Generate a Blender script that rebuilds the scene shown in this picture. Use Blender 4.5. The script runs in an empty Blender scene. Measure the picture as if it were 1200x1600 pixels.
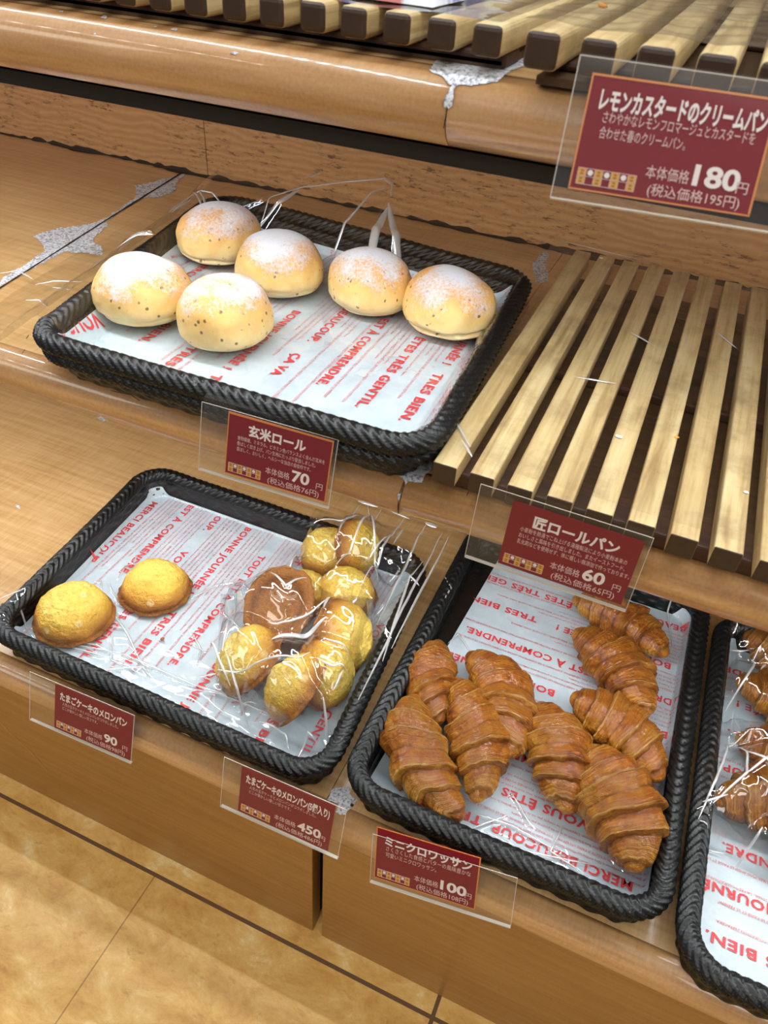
import bpy, math, random
import numpy as np
from mathutils import Matrix, Vector

SC = bpy.context.scene
COL = SC.collection
H = 0.905                                   # eye height above the floor; z = 0 is the floor

# ------------------------------------------------------------------ camera
F_PX = 1181.65
RW = np.array([[0.9146533, 0.2991319, -0.27189971],
               [0.39996063, -0.5720649, 0.71608187],
               [0.05865865, -0.76371582, -0.64288203]])   # columns: right, down, forward
cam = bpy.data.cameras.new('camera')
cam.sensor_fit = 'VERTICAL'; cam.sensor_height = 36.0; cam.lens = 36.0 * F_PX / 1600
cam.clip_start = 0.01
cam_o = bpy.data.objects.new('camera', cam); COL.objects.link(cam_o)
M = Matrix.Identity(4)
for r in range(3):
    M[r][0] = RW[r, 0]; M[r][1] = -RW[r, 1]; M[r][2] = -RW[r, 2]
M[2][3] = H
cam_o.matrix_world = M
cam.dof.use_dof = True; cam.dof.focus_distance = 0.78; cam.dof.aperture_fstop = 16
SC.camera = cam_o

# ------------------------------------------------------------------ world, lamps, exposure
SC.view_settings.view_transform = 'Standard'; SC.view_settings.look = 'None'
SC.view_settings.gamma = 1.0; SC.view_settings.use_curve_mapping = False
SC.view_settings.exposure = 0.0
SC.cycles.transparent_max_bounces = 24
W = bpy.data.worlds.new('world'); SC.world = W; W.use_nodes = True
W.node_tree.nodes['Background'].inputs[0].default_value = (0.80, 0.88, 1.0, 1)
W.node_tree.nodes['Background'].inputs[1].default_value = 0.22


def area(name, loc, sx, sy, power, color=(1, 1, 1), rot=(0, 0, 0), spread=180):
    l = bpy.data.lights.new(name, 'AREA'); l.shape = 'RECTANGLE'; l.size = sx; l.size_y = sy
    l.energy = power; l.color = color; l.spread = math.radians(spread)
    o = bpy.data.objects.new(name, l); COL.objects.link(o); o.location = loc; o.rotation_euler = rot
    return o


# ceiling panels over the aisle (they face down)
area('ceiling_light', (-0.4, -0.45, H + 1.75), 3.0, 1.3, 14, (1.0, 0.95, 0.86))
area('ceiling_light', (0.2, -2.2, H + 1.60), 3.0, 1.2, 52, (1.0, 0.95, 0.86))
for k in range(16):                          # row of small ceiling spots along the aisle
    area('ceiling_spot', (-0.75 + k * 0.17, -0.78, H + 1.62), 0.07, 0.04, 0.55, (1.0, 0.96, 0.9))
LED = (0.93, 0.98, 1.0)


def led_strip(y, z, power_per_m, x_split, rx=0.0):
    L0, L1 = -1.7, x_split
    area('led_strip', ((L0 + L1) / 2, y, z), L1 - L0, 0.010, power_per_m * (L1 - L0), LED, (rx, 0, 0))
    x = x_split + 0.02
    while x < 0.75:                          # the newer bar on the right has separate diodes
        area('led_diode', (x, y, z), 0.014, 0.010, power_per_m * 0.030, LED, (rx, 0, 0))
        x += 0.030


led_strip(0.462, H - 0.1285, 2.0, -0.16, math.radians(14))       # under the upper shelf
led_strip(0.452, H - 0.3850, 2.1, -0.16, math.radians(0))        # under the middle shelf
led_strip(0.455, H + 0.150, 1.9, -0.08, math.radians(5))         # under the shelf above the picture

# ------------------------------------------------------------------ helpers
Z1, Z2, Z3 = H - 0.6245, H - 0.3350, H - 0.0776       # shelf tops
R_B = 0.018                                           # bullnose radius
YC1, YC2, YC3 = 0.309, 0.425, 0.445                   # bullnose axis
TIER = {1: (Z1, YC1, R_B), 2: (Z2, YC2, R_B), 3: (Z3, YC3, 0.019)}


def ray(px, py):
    d = np.array([px - 600.0, py - 800.0, F_PX])
    return RW @ d


def on(px, py, z):                                    # point of the plane z seen at a pixel
    r = ray(px, py); t = (z - H) / r[2]
    return np.array([r[0] * t, r[1] * t, z])


def on_y(px, py, y):
    r = ray(px, py); t = y / r[1]
    return np.array([r[0] * t, y, H + r[2] * t])


def on_shelf(px, py, tier, lift=0.0003):              # top or rounded edge of a shelf
    zt, yc, R = TIER[tier]
    p = on(px, py, zt)
    if p[1] >= yc:
        return p + np.array([0, 0, lift])
    r = ray(px, py); R2 = R + lift
    a = r[1] ** 2 + r[2] ** 2
    oy, oz = -yc, H - (zt - R)
    b = r[1] * oy + r[2] * oz; c = oy * oy + oz * oz - R2 * R2
    disc = b * b - a * c
    t = (-b - math.sqrt(max(disc, 0))) / a
    return np.array([r[0] * t, r[1] * t, H + r[2] * t])


def hsh(ix, iy, iz, seed):
    with np.errstate(over='ignore'):
        h = (ix.astype(np.int64) * 374761393 + iy.astype(np.int64) * 668265263 +
             iz.astype(np.int64) * 2147483647 + seed * 974634777) & 0xFFFFFFFF
        h = ((h ^ (h >> 13)) * 1274126177) & 0xFFFFFFFF
        h = h ^ (h >> 16)
    return (h & 0xFFFF) / 65535.0


def vnoise(P, scale, seed=0):                          # smooth value noise, -1..1
    Q = np.asarray(P, float) * scale
    i = np.floor(Q).astype(np.int64); f = Q - i; f = f * f * (3 - 2 * f)
    out = 0
    for dx in (0, 1):
        for dy in (0, 1):
            for dz in (0, 1):
                w = (f[..., 0] if dx else 1 - f[..., 0]) * (f[..., 1] if dy else 1 - f[..., 1]) * \
                    (f[..., 2] if dz else 1 - f[..., 2])
                out = out + w * hsh(i[..., 0] + dx, i[..., 1] + dy, i[..., 2] + dz, seed)
    return out * 2 - 1


def link(name, me, mats, parent=None, smooth=True):
    o = bpy.data.objects.new(name, me); COL.objects.link(o)
    for m in (mats if isinstance(mats, (list, tuple)) else [mats]):
        me.materials.append(m)
    if smooth and len(me.polygons):
        me.polygons.foreach_set('use_smooth', [True] * len(me.polygons))
    if parent is not None:
        o.parent = parent
    return o


def mesh(name, V, F, mats, parent=None, smooth=True, mi=None):
    me = bpy.data.meshes.new(name)
    me.from_pydata([tuple(map(float, v)) for v in V], [], [tuple(map(int, f)) for f in F]); me.update()
    o = link(name, me, mats, parent, smooth)
    if mi is not None:
        me.polygons.foreach_set('material_index', mi)
    return o


def grid_faces(n, m, cu=False, cv=False, off=0):
    i = np.arange(n if cu else n - 1); j = np.arange(m if cv else m - 1)
    I, J = np.meshgrid(i, j, indexing='ij'); I = I.ravel(); J = J.ravel()
    I2 = (I + 1) % n; J2 = (J + 1) % m
    return (np.stack([I * m + J, I2 * m + J, I2 * m + J2, I * m + J2], 1) + off)


def grid(name, V, mats, parent=None, cu=False, cv=False, smooth=True, caps=False, attr=None):
    n, m = V.shape[:2]
    Fq = [list(f) for f in grid_faces(n, m, cu, cv)]
    if caps:
        Fq.append(list(range(m))); Fq.append([(n - 1) * m + k for k in range(m)][::-1])
    o = mesh(name, V.reshape(-1, 3), Fq, mats, parent, smooth)
    if attr:
        for k, a in attr.items():
            at = o.data.attributes.new(k, 'FLOAT', 'POINT')
            at.data.foreach_set('value', np.asarray(a, np.float32).ravel())
    return o


class MB:                                              # collects boxes and prisms into one mesh
    def __init__(s):
        s.V = []; s.F = []; s.mi = []

    def add(s, V, F, mi=0):
        o = len(s.V); s.V += [tuple(map(float, v)) for v in V]
        s.F += [tuple(int(i) + o for i in f) for f in F]; s.mi += [mi] * len(F)

    def box(s, x0, x1, y0, y1, z0, z1, mi=0):
        s.add([(x, y, z) for z in (z0, z1) for y in (y0, y1) for x in (x0, x1)],
              [(0, 2, 3, 1), (4, 5, 7, 6), (0, 1, 5, 4), (2, 6, 7, 3), (0, 4, 6, 2), (1, 3, 7, 5)], mi)

    def prism_x(s, prof, x0, x1, mi=0):                # (y, z) outline extruded along x
        n = len(prof)
        V = [(x0, y, z) for y, z in prof] + [(x1, y, z) for y, z in prof]
        F = [(i, (i + 1) % n, n + (i + 1) % n, n + i) for i in range(n)]
        F += [tuple(range(n))[::-1], tuple(range(n, 2 * n))]
        s.add(V, F, mi)

    def build(s, name, mats, parent=None, bevel=0.0, smooth=False, seg=2):
        o = mesh(name, s.V, s.F, mats, parent, smooth, s.mi)
        if bevel:
            b = o.modifiers.new('bevel', 'BEVEL'); b.width = bevel; b.segments = seg; b.limit_method = 'ANGLE'
            b.harden_normals = False
        return o


def tag(o, label, cat, group=None, kind=None):
    if label: o['label'] = label
    if cat: o['category'] = cat
    if group: o['group'] = group
    if kind: o['kind'] = kind
    return o


def thing(name, label, cat, loc=(0, 0, 0), group=None):
    o = bpy.data.objects.new(name, None); COL.objects.link(o); o.location = loc
    o.empty_display_size = 0.02
    return tag(o, label, cat, group)


# ------------------------------------------------------------------ materials
class NT:
    def __init__(s, name):
        s.m = bpy.data.materials.new(name); s.m.use_nodes = True; s.t = s.m.node_tree
        s.t.nodes.clear(); s.out = s.t.nodes.new('ShaderNodeOutputMaterial')

    def n(s, typ, **kw):
        nd = s.t.nodes.new('ShaderNode' + typ)
        for k, v in kw.items():
            if k.startswith('i_'):
                s.put(nd.inputs[k[2:].replace('_', ' ')], v)
            elif k.startswith('p_'):
                s.put(nd.inputs[int(k[2:])], v)
            else:
                setattr(nd, k, v)
        return nd

    def put(s, inp, v):
        if hasattr(v, 'is_linked') or isinstance(v, bpy.types.NodeSocket):
            s.t.links.new(v, inp)
        elif isinstance(v, (tuple, list)) and len(v) == 3 and inp.type == 'RGBA':
            inp.default_value = (*v, 1)
        else:
            inp.default_value = v

    def math(s, op, a, b=0.0, clamp=False):
        nd = s.n('Math', operation=op, use_clamp=clamp, p_0=a, p_1=b); return nd.outputs[0]

    def mix(s, fac, a, b, mode='MIX'):
        nd = s.n('MixRGB', blend_type=mode, p_0=fac, p_1=a, p_2=b); return nd.outputs[0]

    def noise(s, vec, scale, detail=3.0, rough=0.55, dist=0.0):
        nd = s.n('TexNoise', i_Scale=scale, i_Detail=detail, i_Roughness=rough, i_Distortion=dist)
        if vec is not None: s.put(nd.inputs['Vector'], vec)
        return nd.outputs['Fac']

    def ramp(s, fac, stops, mode='LINEAR'):
        nd = s.n('ValToRGB'); nd.color_ramp.interpolation = mode
        e = nd.color_ramp.elements
        while len(e) > 1: e.remove(e[-1])
        for i, (p, c) in enumerate(stops):
            el = e[0] if i == 0 else e.new(p)
            el.position = p; el.color = (*c, 1) if isinstance(c, (tuple, list)) else (c, c, c, 1)
        s.put(nd.inputs[0], fac); return nd.outputs[0]

    def mapping(s, vec, scale=(1, 1, 1), loc=(0, 0, 0), rot=(0, 0, 0)):
        nd = s.n('Mapping'); s.put(nd.inputs[0], vec)
        nd.inputs['Location'].default_value = loc; nd.inputs['Scale'].default_value = scale
        nd.inputs['Rotation'].default_value = rot
        return nd.outputs[0]

    def obj(s): return s.n('TexCoord').outputs['Object']

    def objr(s):                                       # object coordinates, shifted per object
        r = s.n('ObjectInfo').outputs['Random']
        c = s.n('CombineXYZ', p_0=s.math('MULTIPLY', r, 7.0), p_1=s.math('MULTIPLY', r, 3.0), p_2=0.0).outputs[0]
        return s.n('VectorMath', operation='ADD', p_0=s.obj(), p_1=c).outputs[0]

    def bump(s, h, strength=0.3, dist=0.001, normal=None):
        nd = s.n('Bump', i_Strength=strength, i_Distance=dist); s.put(nd.inputs['Height'], h)
        if normal is not None: s.put(nd.inputs['Normal'], normal)
        return nd.outputs[0]

    def bsdf(s, color, rough=0.5, normal=None, **kw):
        nd = s.n('BsdfPrincipled'); s.put(nd.inputs['Base Color'], color); s.put(nd.inputs['Roughness'], rough)
        if normal is not None: s.put(nd.inputs['Normal'], normal)
        for k, v in kw.items(): s.put(nd.inputs[k.replace('_', ' ')], v)
        s.t.links.new(nd.outputs[0], s.out.inputs[0]); return s.m


def srgb(r, g, b):
    f = lambda c: (c / 255 / 12.92) if c / 255 <= 0.04045 else ((c / 255 + 0.055) / 1.055) ** 2.4
    return (f(r), f(g), f(b))


def laminate(name, base, dark, light, rough=0.34, coat=0.25):
    t = NT(name); v = t.n('NewGeometry').outputs['Position']
    a = t.noise(t.mapping(v, (9, 160, 160)), 1.0, 4, 0.6)               # long grain along the shelf
    b = t.noise(t.mapping(v, (420, 28, 420)), 1.0, 3, 0.6)              # short flecks across it
    c = t.noise(v, 5.0, 3, 0.6)
    k = t.math('ADD', t.math('MULTIPLY', a, 0.5), t.math('ADD', t.math('MULTIPLY', b, 0.3), t.math('MULTIPLY', c, 0.3)))
    col = t.ramp(k, [(0.36, dark), (0.53, base), (0.70, light)])
    wear = t.ramp(t.noise(t.mapping(v, (30, 90, 90)), 1.0, 6, 0.75), [(0.66, 0.0), (0.74, 0.35)])
    col = t.mix(wear, col, dark)
    rg = t.math('ADD', rough - 0.08, t.math('MULTIPLY', b, 0.16))
    return t.bsdf(col, rg, t.bump(t.math('ADD', a, b), 0.10, 0.0006), Coat_Weight=coat, Coat_Roughness=0.12 if coat < 0.8 else 0.07)


M_TOP = laminate('shelf laminate', srgb(186, 148, 98), srgb(160, 119, 70), srgb(204, 168, 120))
M_EDGE = laminate('rounded edge laminate', srgb(182, 136, 86), srgb(156, 110, 62), srgb(200, 156, 108), 0.34, 0.9)
M_PANEL = laminate('front panel laminate', srgb(152, 106, 46), srgb(134, 88, 32), srgb(166, 120, 58), 0.38, 0.2)


def m_riser():
    t = NT('worn wood grain board'); v = t.n('NewGeometry').outputs['Position']
    d = t.noise(v, 9.0, 2)
    w = t.n('TexWave', wave_type='BANDS', bands_direction='Z', i_Scale=34.0, i_Distortion=14.0, i_Detail=3.0, i_Detail_Scale=0.7)
    t.put(w.inputs[0], t.mapping(v, (0.35, 1, 1)))
    g = t.noise(t.mapping(v, (240, 1, 40)), 1.0, 4, 0.6)
    col = t.ramp(w.outputs['Fac'], [(0.0, srgb(190, 140, 90)), (0.5, srgb(198, 150, 100)), (1.0, srgb(206, 160, 110))])
    col = t.mix(t.math('MULTIPLY', g, 0.45), col, srgb(178, 120, 66))
    fl = t.ramp(t.noise(t.mapping(v, (45, 1, 170)), 1.0, 6, 0.8), [(0.53, 0.0), (0.62, 0.85)])
    fl = t.math('MULTIPLY', fl, t.ramp(t.noise(v, 14, 2), [(0.40, 0.0), (0.55, 1.0)]))
    col = t.mix(fl, col, srgb(84, 54, 30))
    return t.bsdf(col, 0.45, t.bump(g, 0.15, 0.0008))


M_RISER = m_riser()


def plain(name, c, rough=0.5, **kw):
    t = NT(name); return t.bsdf(c, rough, **kw)


M_DARK = plain('dark recess', srgb(30, 22, 16), 0.7)
M_HOUSING = plain('black lamp housing', srgb(22, 18, 15), 0.6)
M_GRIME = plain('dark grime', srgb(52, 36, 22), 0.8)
M_CRACK = plain('dark crack', srgb(40, 24, 12), 0.8)
M_SCR = plain('pale scratch', srgb(206, 164, 110), 0.6)
M_WALL = plain('painted wall', srgb(160, 140, 115), 0.8)


def m_chip():
    t = NT('bare white board under chipped laminate'); v = t.n('NewGeometry').outputs['Position']
    n = t.noise(v, 420, 4, 0.7)
    col = t.ramp(n, [(0.40, srgb(120, 122, 128)), (0.50, srgb(196, 198, 204)), (0.7, srgb(222, 224, 228))])
    return t.bsdf(col, 0.7, t.bump(n, 0.4, 0.001))


M_CHIP = m_chip()


def m_floor():
    t = NT('polished stone pattern floor tiles'); v = t.n('NewGeometry').outputs['Position']
    n1 = t.noise(t.mapping(v, (16, 26, 1), rot=(0, 0, 0.5)), 1.0, 9, 0.74, 0.3)
    n2 = t.noise(t.mapping(v, (48, 90, 1), loc=(3, 1, 0), rot=(0, 0, 0.5)), 1.0, 8, 0.75, 0.4)
    col = t.ramp(n1, [(0.34, srgb(196, 146, 74)), (0.48, srgb(216, 170, 96)), (0.57, srgb(226, 186, 114)), (0.66, srgb(238, 212, 156))])
    col = t.mix(t.ramp(n2, [(0.56, 0.0), (0.72, 0.55)]), col, srgb(160, 106, 46))
    sx = t.n('SeparateXYZ'); t.put(sx.inputs[0], v); x, y = sx.outputs[0], sx.outputs[1]

    def line(c, p, w): return t.math('LESS_THAN', t.math('ABSOLUTE', t.math('SUBTRACT', c, p)), w)
    g1 = line(y, 0.2826, 0.0022)
    thin = t.math('MULTIPLY', line(x, -0.3565, 0.0008), t.math('LESS_THAN', y, 0.2826))
    thin2 = t.math('MULTIPLY', line(x, 0.2500, 0.0008), t.math('LESS_THAN', y, 0.2826))
    thick = t.math('MULTIPLY', line(x, -0.0105, 0.0022), 1.0)
    g = t.math('MAXIMUM', g1, thick)
    col = t.mix(g, col, srgb(104, 78, 52))
    col = t.mix(t.math('MULTIPLY', t.math('MAXIMUM', thin, thin2), 0.6), col, srgb(120, 84, 40))
    hgt = t.math('SUBTRACT', 1.0, t.math('MAXIMUM', g, thin))
    nm = t.bump(hgt, 0.5, 0.001); nm = t.bump(n2, 0.05, 0.0008, nm)
    return t.bsdf(col, 0.36, nm, Specular_IOR_Level=0.35)


M_FLOOR = m_floor()


def m_slat(name, tint=1.0):
    t = NT(name); v = t.objr()
    a = t.noise(t.mapping(v, (95, 5, 95)), 1.0, 5, 0.62, 0.4)
    b = t.noise(t.mapping(v, (320, 14, 320)), 1.0, 4, 0.6)
    s = t.noise(v, 18, 5, 0.7)
    col = t.ramp(a, [(0.30, srgb(152, 124, 82)), (0.48, srgb(200, 176, 128)), (0.62, srgb(216, 196, 150)), (0.8, srgb(226, 210, 170))])
    col = t.mix(t.math('MULTIPLY', t.ramp(b, [(0.5, 0.0), (0.75, 1.0)]), 0.4), col, srgb(132, 92, 48))
    col = t.mix(t.math('MULTIPLY', t.ramp(s, [(0.48, 0.0), (0.70, 1.0)]), 0.55), col, srgb(112, 86, 56))
    rd = t.n('ObjectInfo').outputs['Random']
    col = t.mix(t.math('MULTIPLY', rd, 0.28), col, srgb(184, 154, 100))
    ge = t.n('NewGeometry').outputs['Normal']; sp = t.n('SeparateXYZ'); t.put(sp.inputs[0], ge)
    end_shade = t.math('GREATER_THAN', t.math('ABSOLUTE', sp.outputs[1]), 0.35)       # end grain, with the shade on the slat ends painted in
    col = t.mix(end_shade, col, t.mix(a, srgb(70, 48, 29), srgb(44, 30, 18)))
    return t.bsdf(col, 0.5, t.bump(t.math('ADD', a, b), 0.25, 0.0008))


M_SLAT = m_slat('worn pale wooden slat')
M_BOARD = laminate('dark gap board', srgb(84, 62, 42), srgb(60, 42, 28), srgb(104, 80, 58), 0.6, 0.0)
M_BAR = laminate('dark wooden crossbar', srgb(66, 40, 26), srgb(44, 26, 16), srgb(82, 54, 36), 0.6, 0.0)


def m_rattan():
    t = NT('black woven plastic rattan'); v = t.objr()
    n = t.noise(v, 260, 4, 0.7); d = t.noise(v, 900, 2)
    col = t.mix(t.ramp(n, [(0.45, 0.0), (0.8, 1.0)]), srgb(7, 9, 10), srgb(20, 23, 25))
    glint_specks = t.math('MULTIPLY', t.ramp(d, [(0.66, 0.0), (0.74, 1.0)]), 0.5)  # pale specks painted in for the small glints on the rope
    col = t.mix(glint_specks, col, srgb(120, 116, 104))
    return t.bsdf(col, 0.40, t.bump(n, 0.30, 0.0006), Specular_IOR_Level=0.45)


M_RATTAN = m_rattan()


def m_paper():
    t = NT('pale blue white greaseproof paper'); v = t.objr()
    n = t.noise(v, 30, 6, 0.7); n2 = t.noise(v, 160, 4, 0.6)
    col = t.ramp(n, [(0.3, srgb(176, 190, 198)), (0.55, srgb(194, 206, 213)), (0.75, srgb(208, 217, 222))])
    return t.bsdf(col, 0.55, t.bump(t.math('ADD', n, t.math('MULTIPLY', n2, 0.4)), 0.35, 0.0012))


M_PAPER = m_paper()
M_INK = plain('red ink', srgb(222, 62, 66), 0.6)
M_INK2 = plain('pale red ink', srgb(214, 116, 118), 0.6)


def m_film(name, f0=0.045, rough=0.04, tint=(0.97, 0.985, 0.99), bump=0.0, bs=60, haze=0.0):
    t = NT(name)
    nm = None
    if bump:
        nm = t.bump(t.noise(t.objr(), bs, 4, 0.6, 0.5), bump, 0.002)
    lw = t.n('LayerWeight', i_Blend=0.5)
    if nm is not None: t.put(lw.inputs['Normal'], nm)
    fac = t.math('ADD', f0, t.math('MULTIPLY', t.math('POWER', lw.outputs['Facing'], 4.0), 0.8), True)
    tr = t.n('BsdfTransparent'); tr.inputs[0].default_value = (*tint, 1)
    gl = t.n('BsdfGlossy', i_Roughness=rough)
    if nm is not None: t.put(gl.inputs['Normal'], nm)
    mx = t.n('MixShader'); t.put(mx.inputs[0], fac)
    t.t.links.new(tr.outputs[0], mx.inputs[1]); t.t.links.new(gl.outputs[0], mx.inputs[2])
    last = mx
    if haze:                                            # slightly milky plastic; on film folds it also whitens the glints
        df = t.n('BsdfDiffuse'); df.inputs[0].default_value = (0.85, 0.86, 0.86, 1)
        m2 = t.n('MixShader'); m2.inputs[0].default_value = haze
        t.t.links.new(mx.outputs[0], m2.inputs[1]); t.t.links.new(df.outputs[0], m2.inputs[2]); last = m2
    t.t.links.new(last.outputs[0], t.out.inputs[0])
    return t.m


M_FILM = m_film('clear cellophane', 0.07, 0.05, (0.98, 0.99, 0.995))
M_BAG = m_film('clear cellophane bag', 0.12, 0.06, (0.97, 0.985, 0.99))
M_ACRYL = m_film('clear acrylic', 0.028, 0.06, (0.965, 0.965, 0.955), haze=0.016)
M_FOLD = m_film('folded cellophane crease', 0.50, 0.20, (0.99, 0.99, 1.0), haze=0.36)  # crease whitening, with the film's glints painted in as white haze
M_ACEDGE = plain('bright cut acrylic edge', srgb(226, 222, 212), 0.3, Alpha=0.75)


def m_card():
    t = NT('dark red price card'); v = t.obj()
    n = t.noise(v, 300, 3)
    return t.bsdf(t.mix(n, srgb(120, 12, 28), srgb(132, 18, 34)), 0.5, Specular_IOR_Level=0.2)


M_CARD = m_card()
M_CARDEDGE = plain('orange card border', srgb(214, 132, 64), 0.5)
M_WHITE = plain('white lettering', srgb(238, 226, 222), 0.5)
M_PINK = plain('pale pink lettering', srgb(226, 190, 186), 0.5)
M_YEL = plain('yellow checks', srgb(222, 160, 44), 0.5)
M_BRN = plain('brown check marks', srgb(150, 92, 30), 0.5)


def m_roll():
    t = NT('floured brown rice roll crust'); v = t.objr(); o = t.obj()
    sp = t.n('SeparateXYZ'); t.put(sp.inputs[0], o)
    z = sp.outputs[2]
    n = t.noise(v, 45, 5, 0.6); nf = t.noise(v, 420, 4, 0.75); nb = t.noise(v, 22, 3, 0.6)
    h = t.math('ADD', t.math('DIVIDE', z, 0.055), t.math('MULTIPLY', t.math('SUBTRACT', nb, 0.5), 0.7))
    col = t.ramp(h, [(0.02, srgb(224, 208, 170)), (0.20, srgb(230, 210, 158)), (0.40, srgb(230, 200, 134)),
                     (0.58, srgb(224, 180, 104)), (0.76, srgb(206, 148, 72))])
    col = t.mix(t.math('MULTIPLY', t.ramp(n, [(0.45, 0.0), (0.75, 1.0)]), 0.5), col, srgb(206, 150, 76))
    sp2 = t.ramp(t.n('TexVoronoi', i_Scale=150.0, i_Randomness=1.0, p_0=v).outputs['Distance'], [(0.16, 1.0), (0.28, 0.0)])
    sel = t.ramp(t.noise(v, 110, 2), [(0.50, 0.0), (0.55, 1.0)])
    col = t.mix(t.math('MULTIPLY', t.math('MULTIPLY', sp2, sel), 0.9), col, srgb(96, 70, 34))
    # flour sifted over the top
    fh = t.math('ADD', t.math('DIVIDE', z, 0.055), t.math('ADD', t.math('MULTIPLY', t.math('SUBTRACT', nb, 0.5), 1.1),
                t.math('ADD', t.math('MULTIPLY', t.math('SUBTRACT', n, 0.5), 0.5), t.math('MULTIPLY', t.math('SUBTRACT', nf, 0.5), 1.1))))
    fl = t.ramp(fh, [(0.62, 0.0), (0.82, 0.50), (1.10, 0.94)])
    col = t.mix(fl, col, srgb(204, 209, 219))
    rg = t.math('ADD', 0.48, t.math('MULTIPLY', fl, 0.4))
    nm = t.bump(t.math('ADD', t.math('MULTIPLY', nf, 0.5), n), 0.35, 0.0014)
    return t.bsdf(col, rg, nm, Subsurface_Weight=0.06, Subsurface_Radius=(0.004, 0.002, 0.001), Subsurface_Scale=1.0)


M_ROLL = m_roll()


def m_melon():
    t = NT('yellow cookie crust melon bun'); v = t.objr(); o = t.obj()
    sp = t.n('SeparateXYZ'); t.put(sp.inputs[0], o); z = sp.outputs[2]
    n = t.noise(v, 60, 5, 0.65); nb = t.noise(v, 24, 3, 0.6); nf = t.noise(v, 330, 3, 0.7)
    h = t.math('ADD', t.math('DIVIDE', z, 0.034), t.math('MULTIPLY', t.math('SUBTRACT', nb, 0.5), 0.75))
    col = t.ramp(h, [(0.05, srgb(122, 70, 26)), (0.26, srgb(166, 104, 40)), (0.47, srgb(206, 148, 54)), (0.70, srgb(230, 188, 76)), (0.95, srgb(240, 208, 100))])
    col = t.mix(t.math('MULTIPLY', t.ramp(n, [(0.5, 0.0), (0.75, 1.0)]), 0.5), col, srgb(204, 136, 48))
    pale = t.ramp(t.n('TexVoronoi', i_Scale=36.0, p_0=v).outputs['Distance'], [(0.10, 1.0), (0.17, 0.0)])
    pale = t.math('MULTIPLY', t.math('MULTIPLY', pale, t.math('GREATER_THAN', z, 0.012)), 0.55)
    col = t.mix(pale, col, srgb(246, 226, 170))
    col = t.mix(t.math('MULTIPLY', t.ramp(nf, [(0.36, 1.0), (0.56, 0.0)]), 0.36), col, srgb(184, 122, 40))
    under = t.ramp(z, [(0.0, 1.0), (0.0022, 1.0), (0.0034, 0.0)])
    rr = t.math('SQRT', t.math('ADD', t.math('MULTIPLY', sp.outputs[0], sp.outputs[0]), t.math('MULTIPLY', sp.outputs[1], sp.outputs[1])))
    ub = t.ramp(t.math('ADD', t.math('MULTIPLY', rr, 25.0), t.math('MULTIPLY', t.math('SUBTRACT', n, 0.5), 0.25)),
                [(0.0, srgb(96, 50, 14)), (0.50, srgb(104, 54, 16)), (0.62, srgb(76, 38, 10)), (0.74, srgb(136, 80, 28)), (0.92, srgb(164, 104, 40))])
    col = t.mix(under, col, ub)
    cr = t.n('TexVoronoi', feature='DISTANCE_TO_EDGE', i_Scale=95.0, p_0=t.n('VectorMath', operation='ADD', p_0=v, p_1=t.n('VectorMath', operation='SCALE', i_Scale=0.01, p_0=t.n('TexNoise', i_Scale=60.0, p_0=v).outputs['Color']).outputs[0]).outputs[0]).outputs['Distance']
    crk = t.ramp(cr, [(0.0, 0.0), (0.10, 1.0)])
    hh = t.math('ADD', t.math('MULTIPLY', crk, 0.10), t.math('ADD', n, t.math('MULTIPLY', nf, 0.9)))
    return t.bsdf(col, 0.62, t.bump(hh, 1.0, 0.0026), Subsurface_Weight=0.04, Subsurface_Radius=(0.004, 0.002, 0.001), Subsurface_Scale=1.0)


M_MELON = m_melon()


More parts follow.
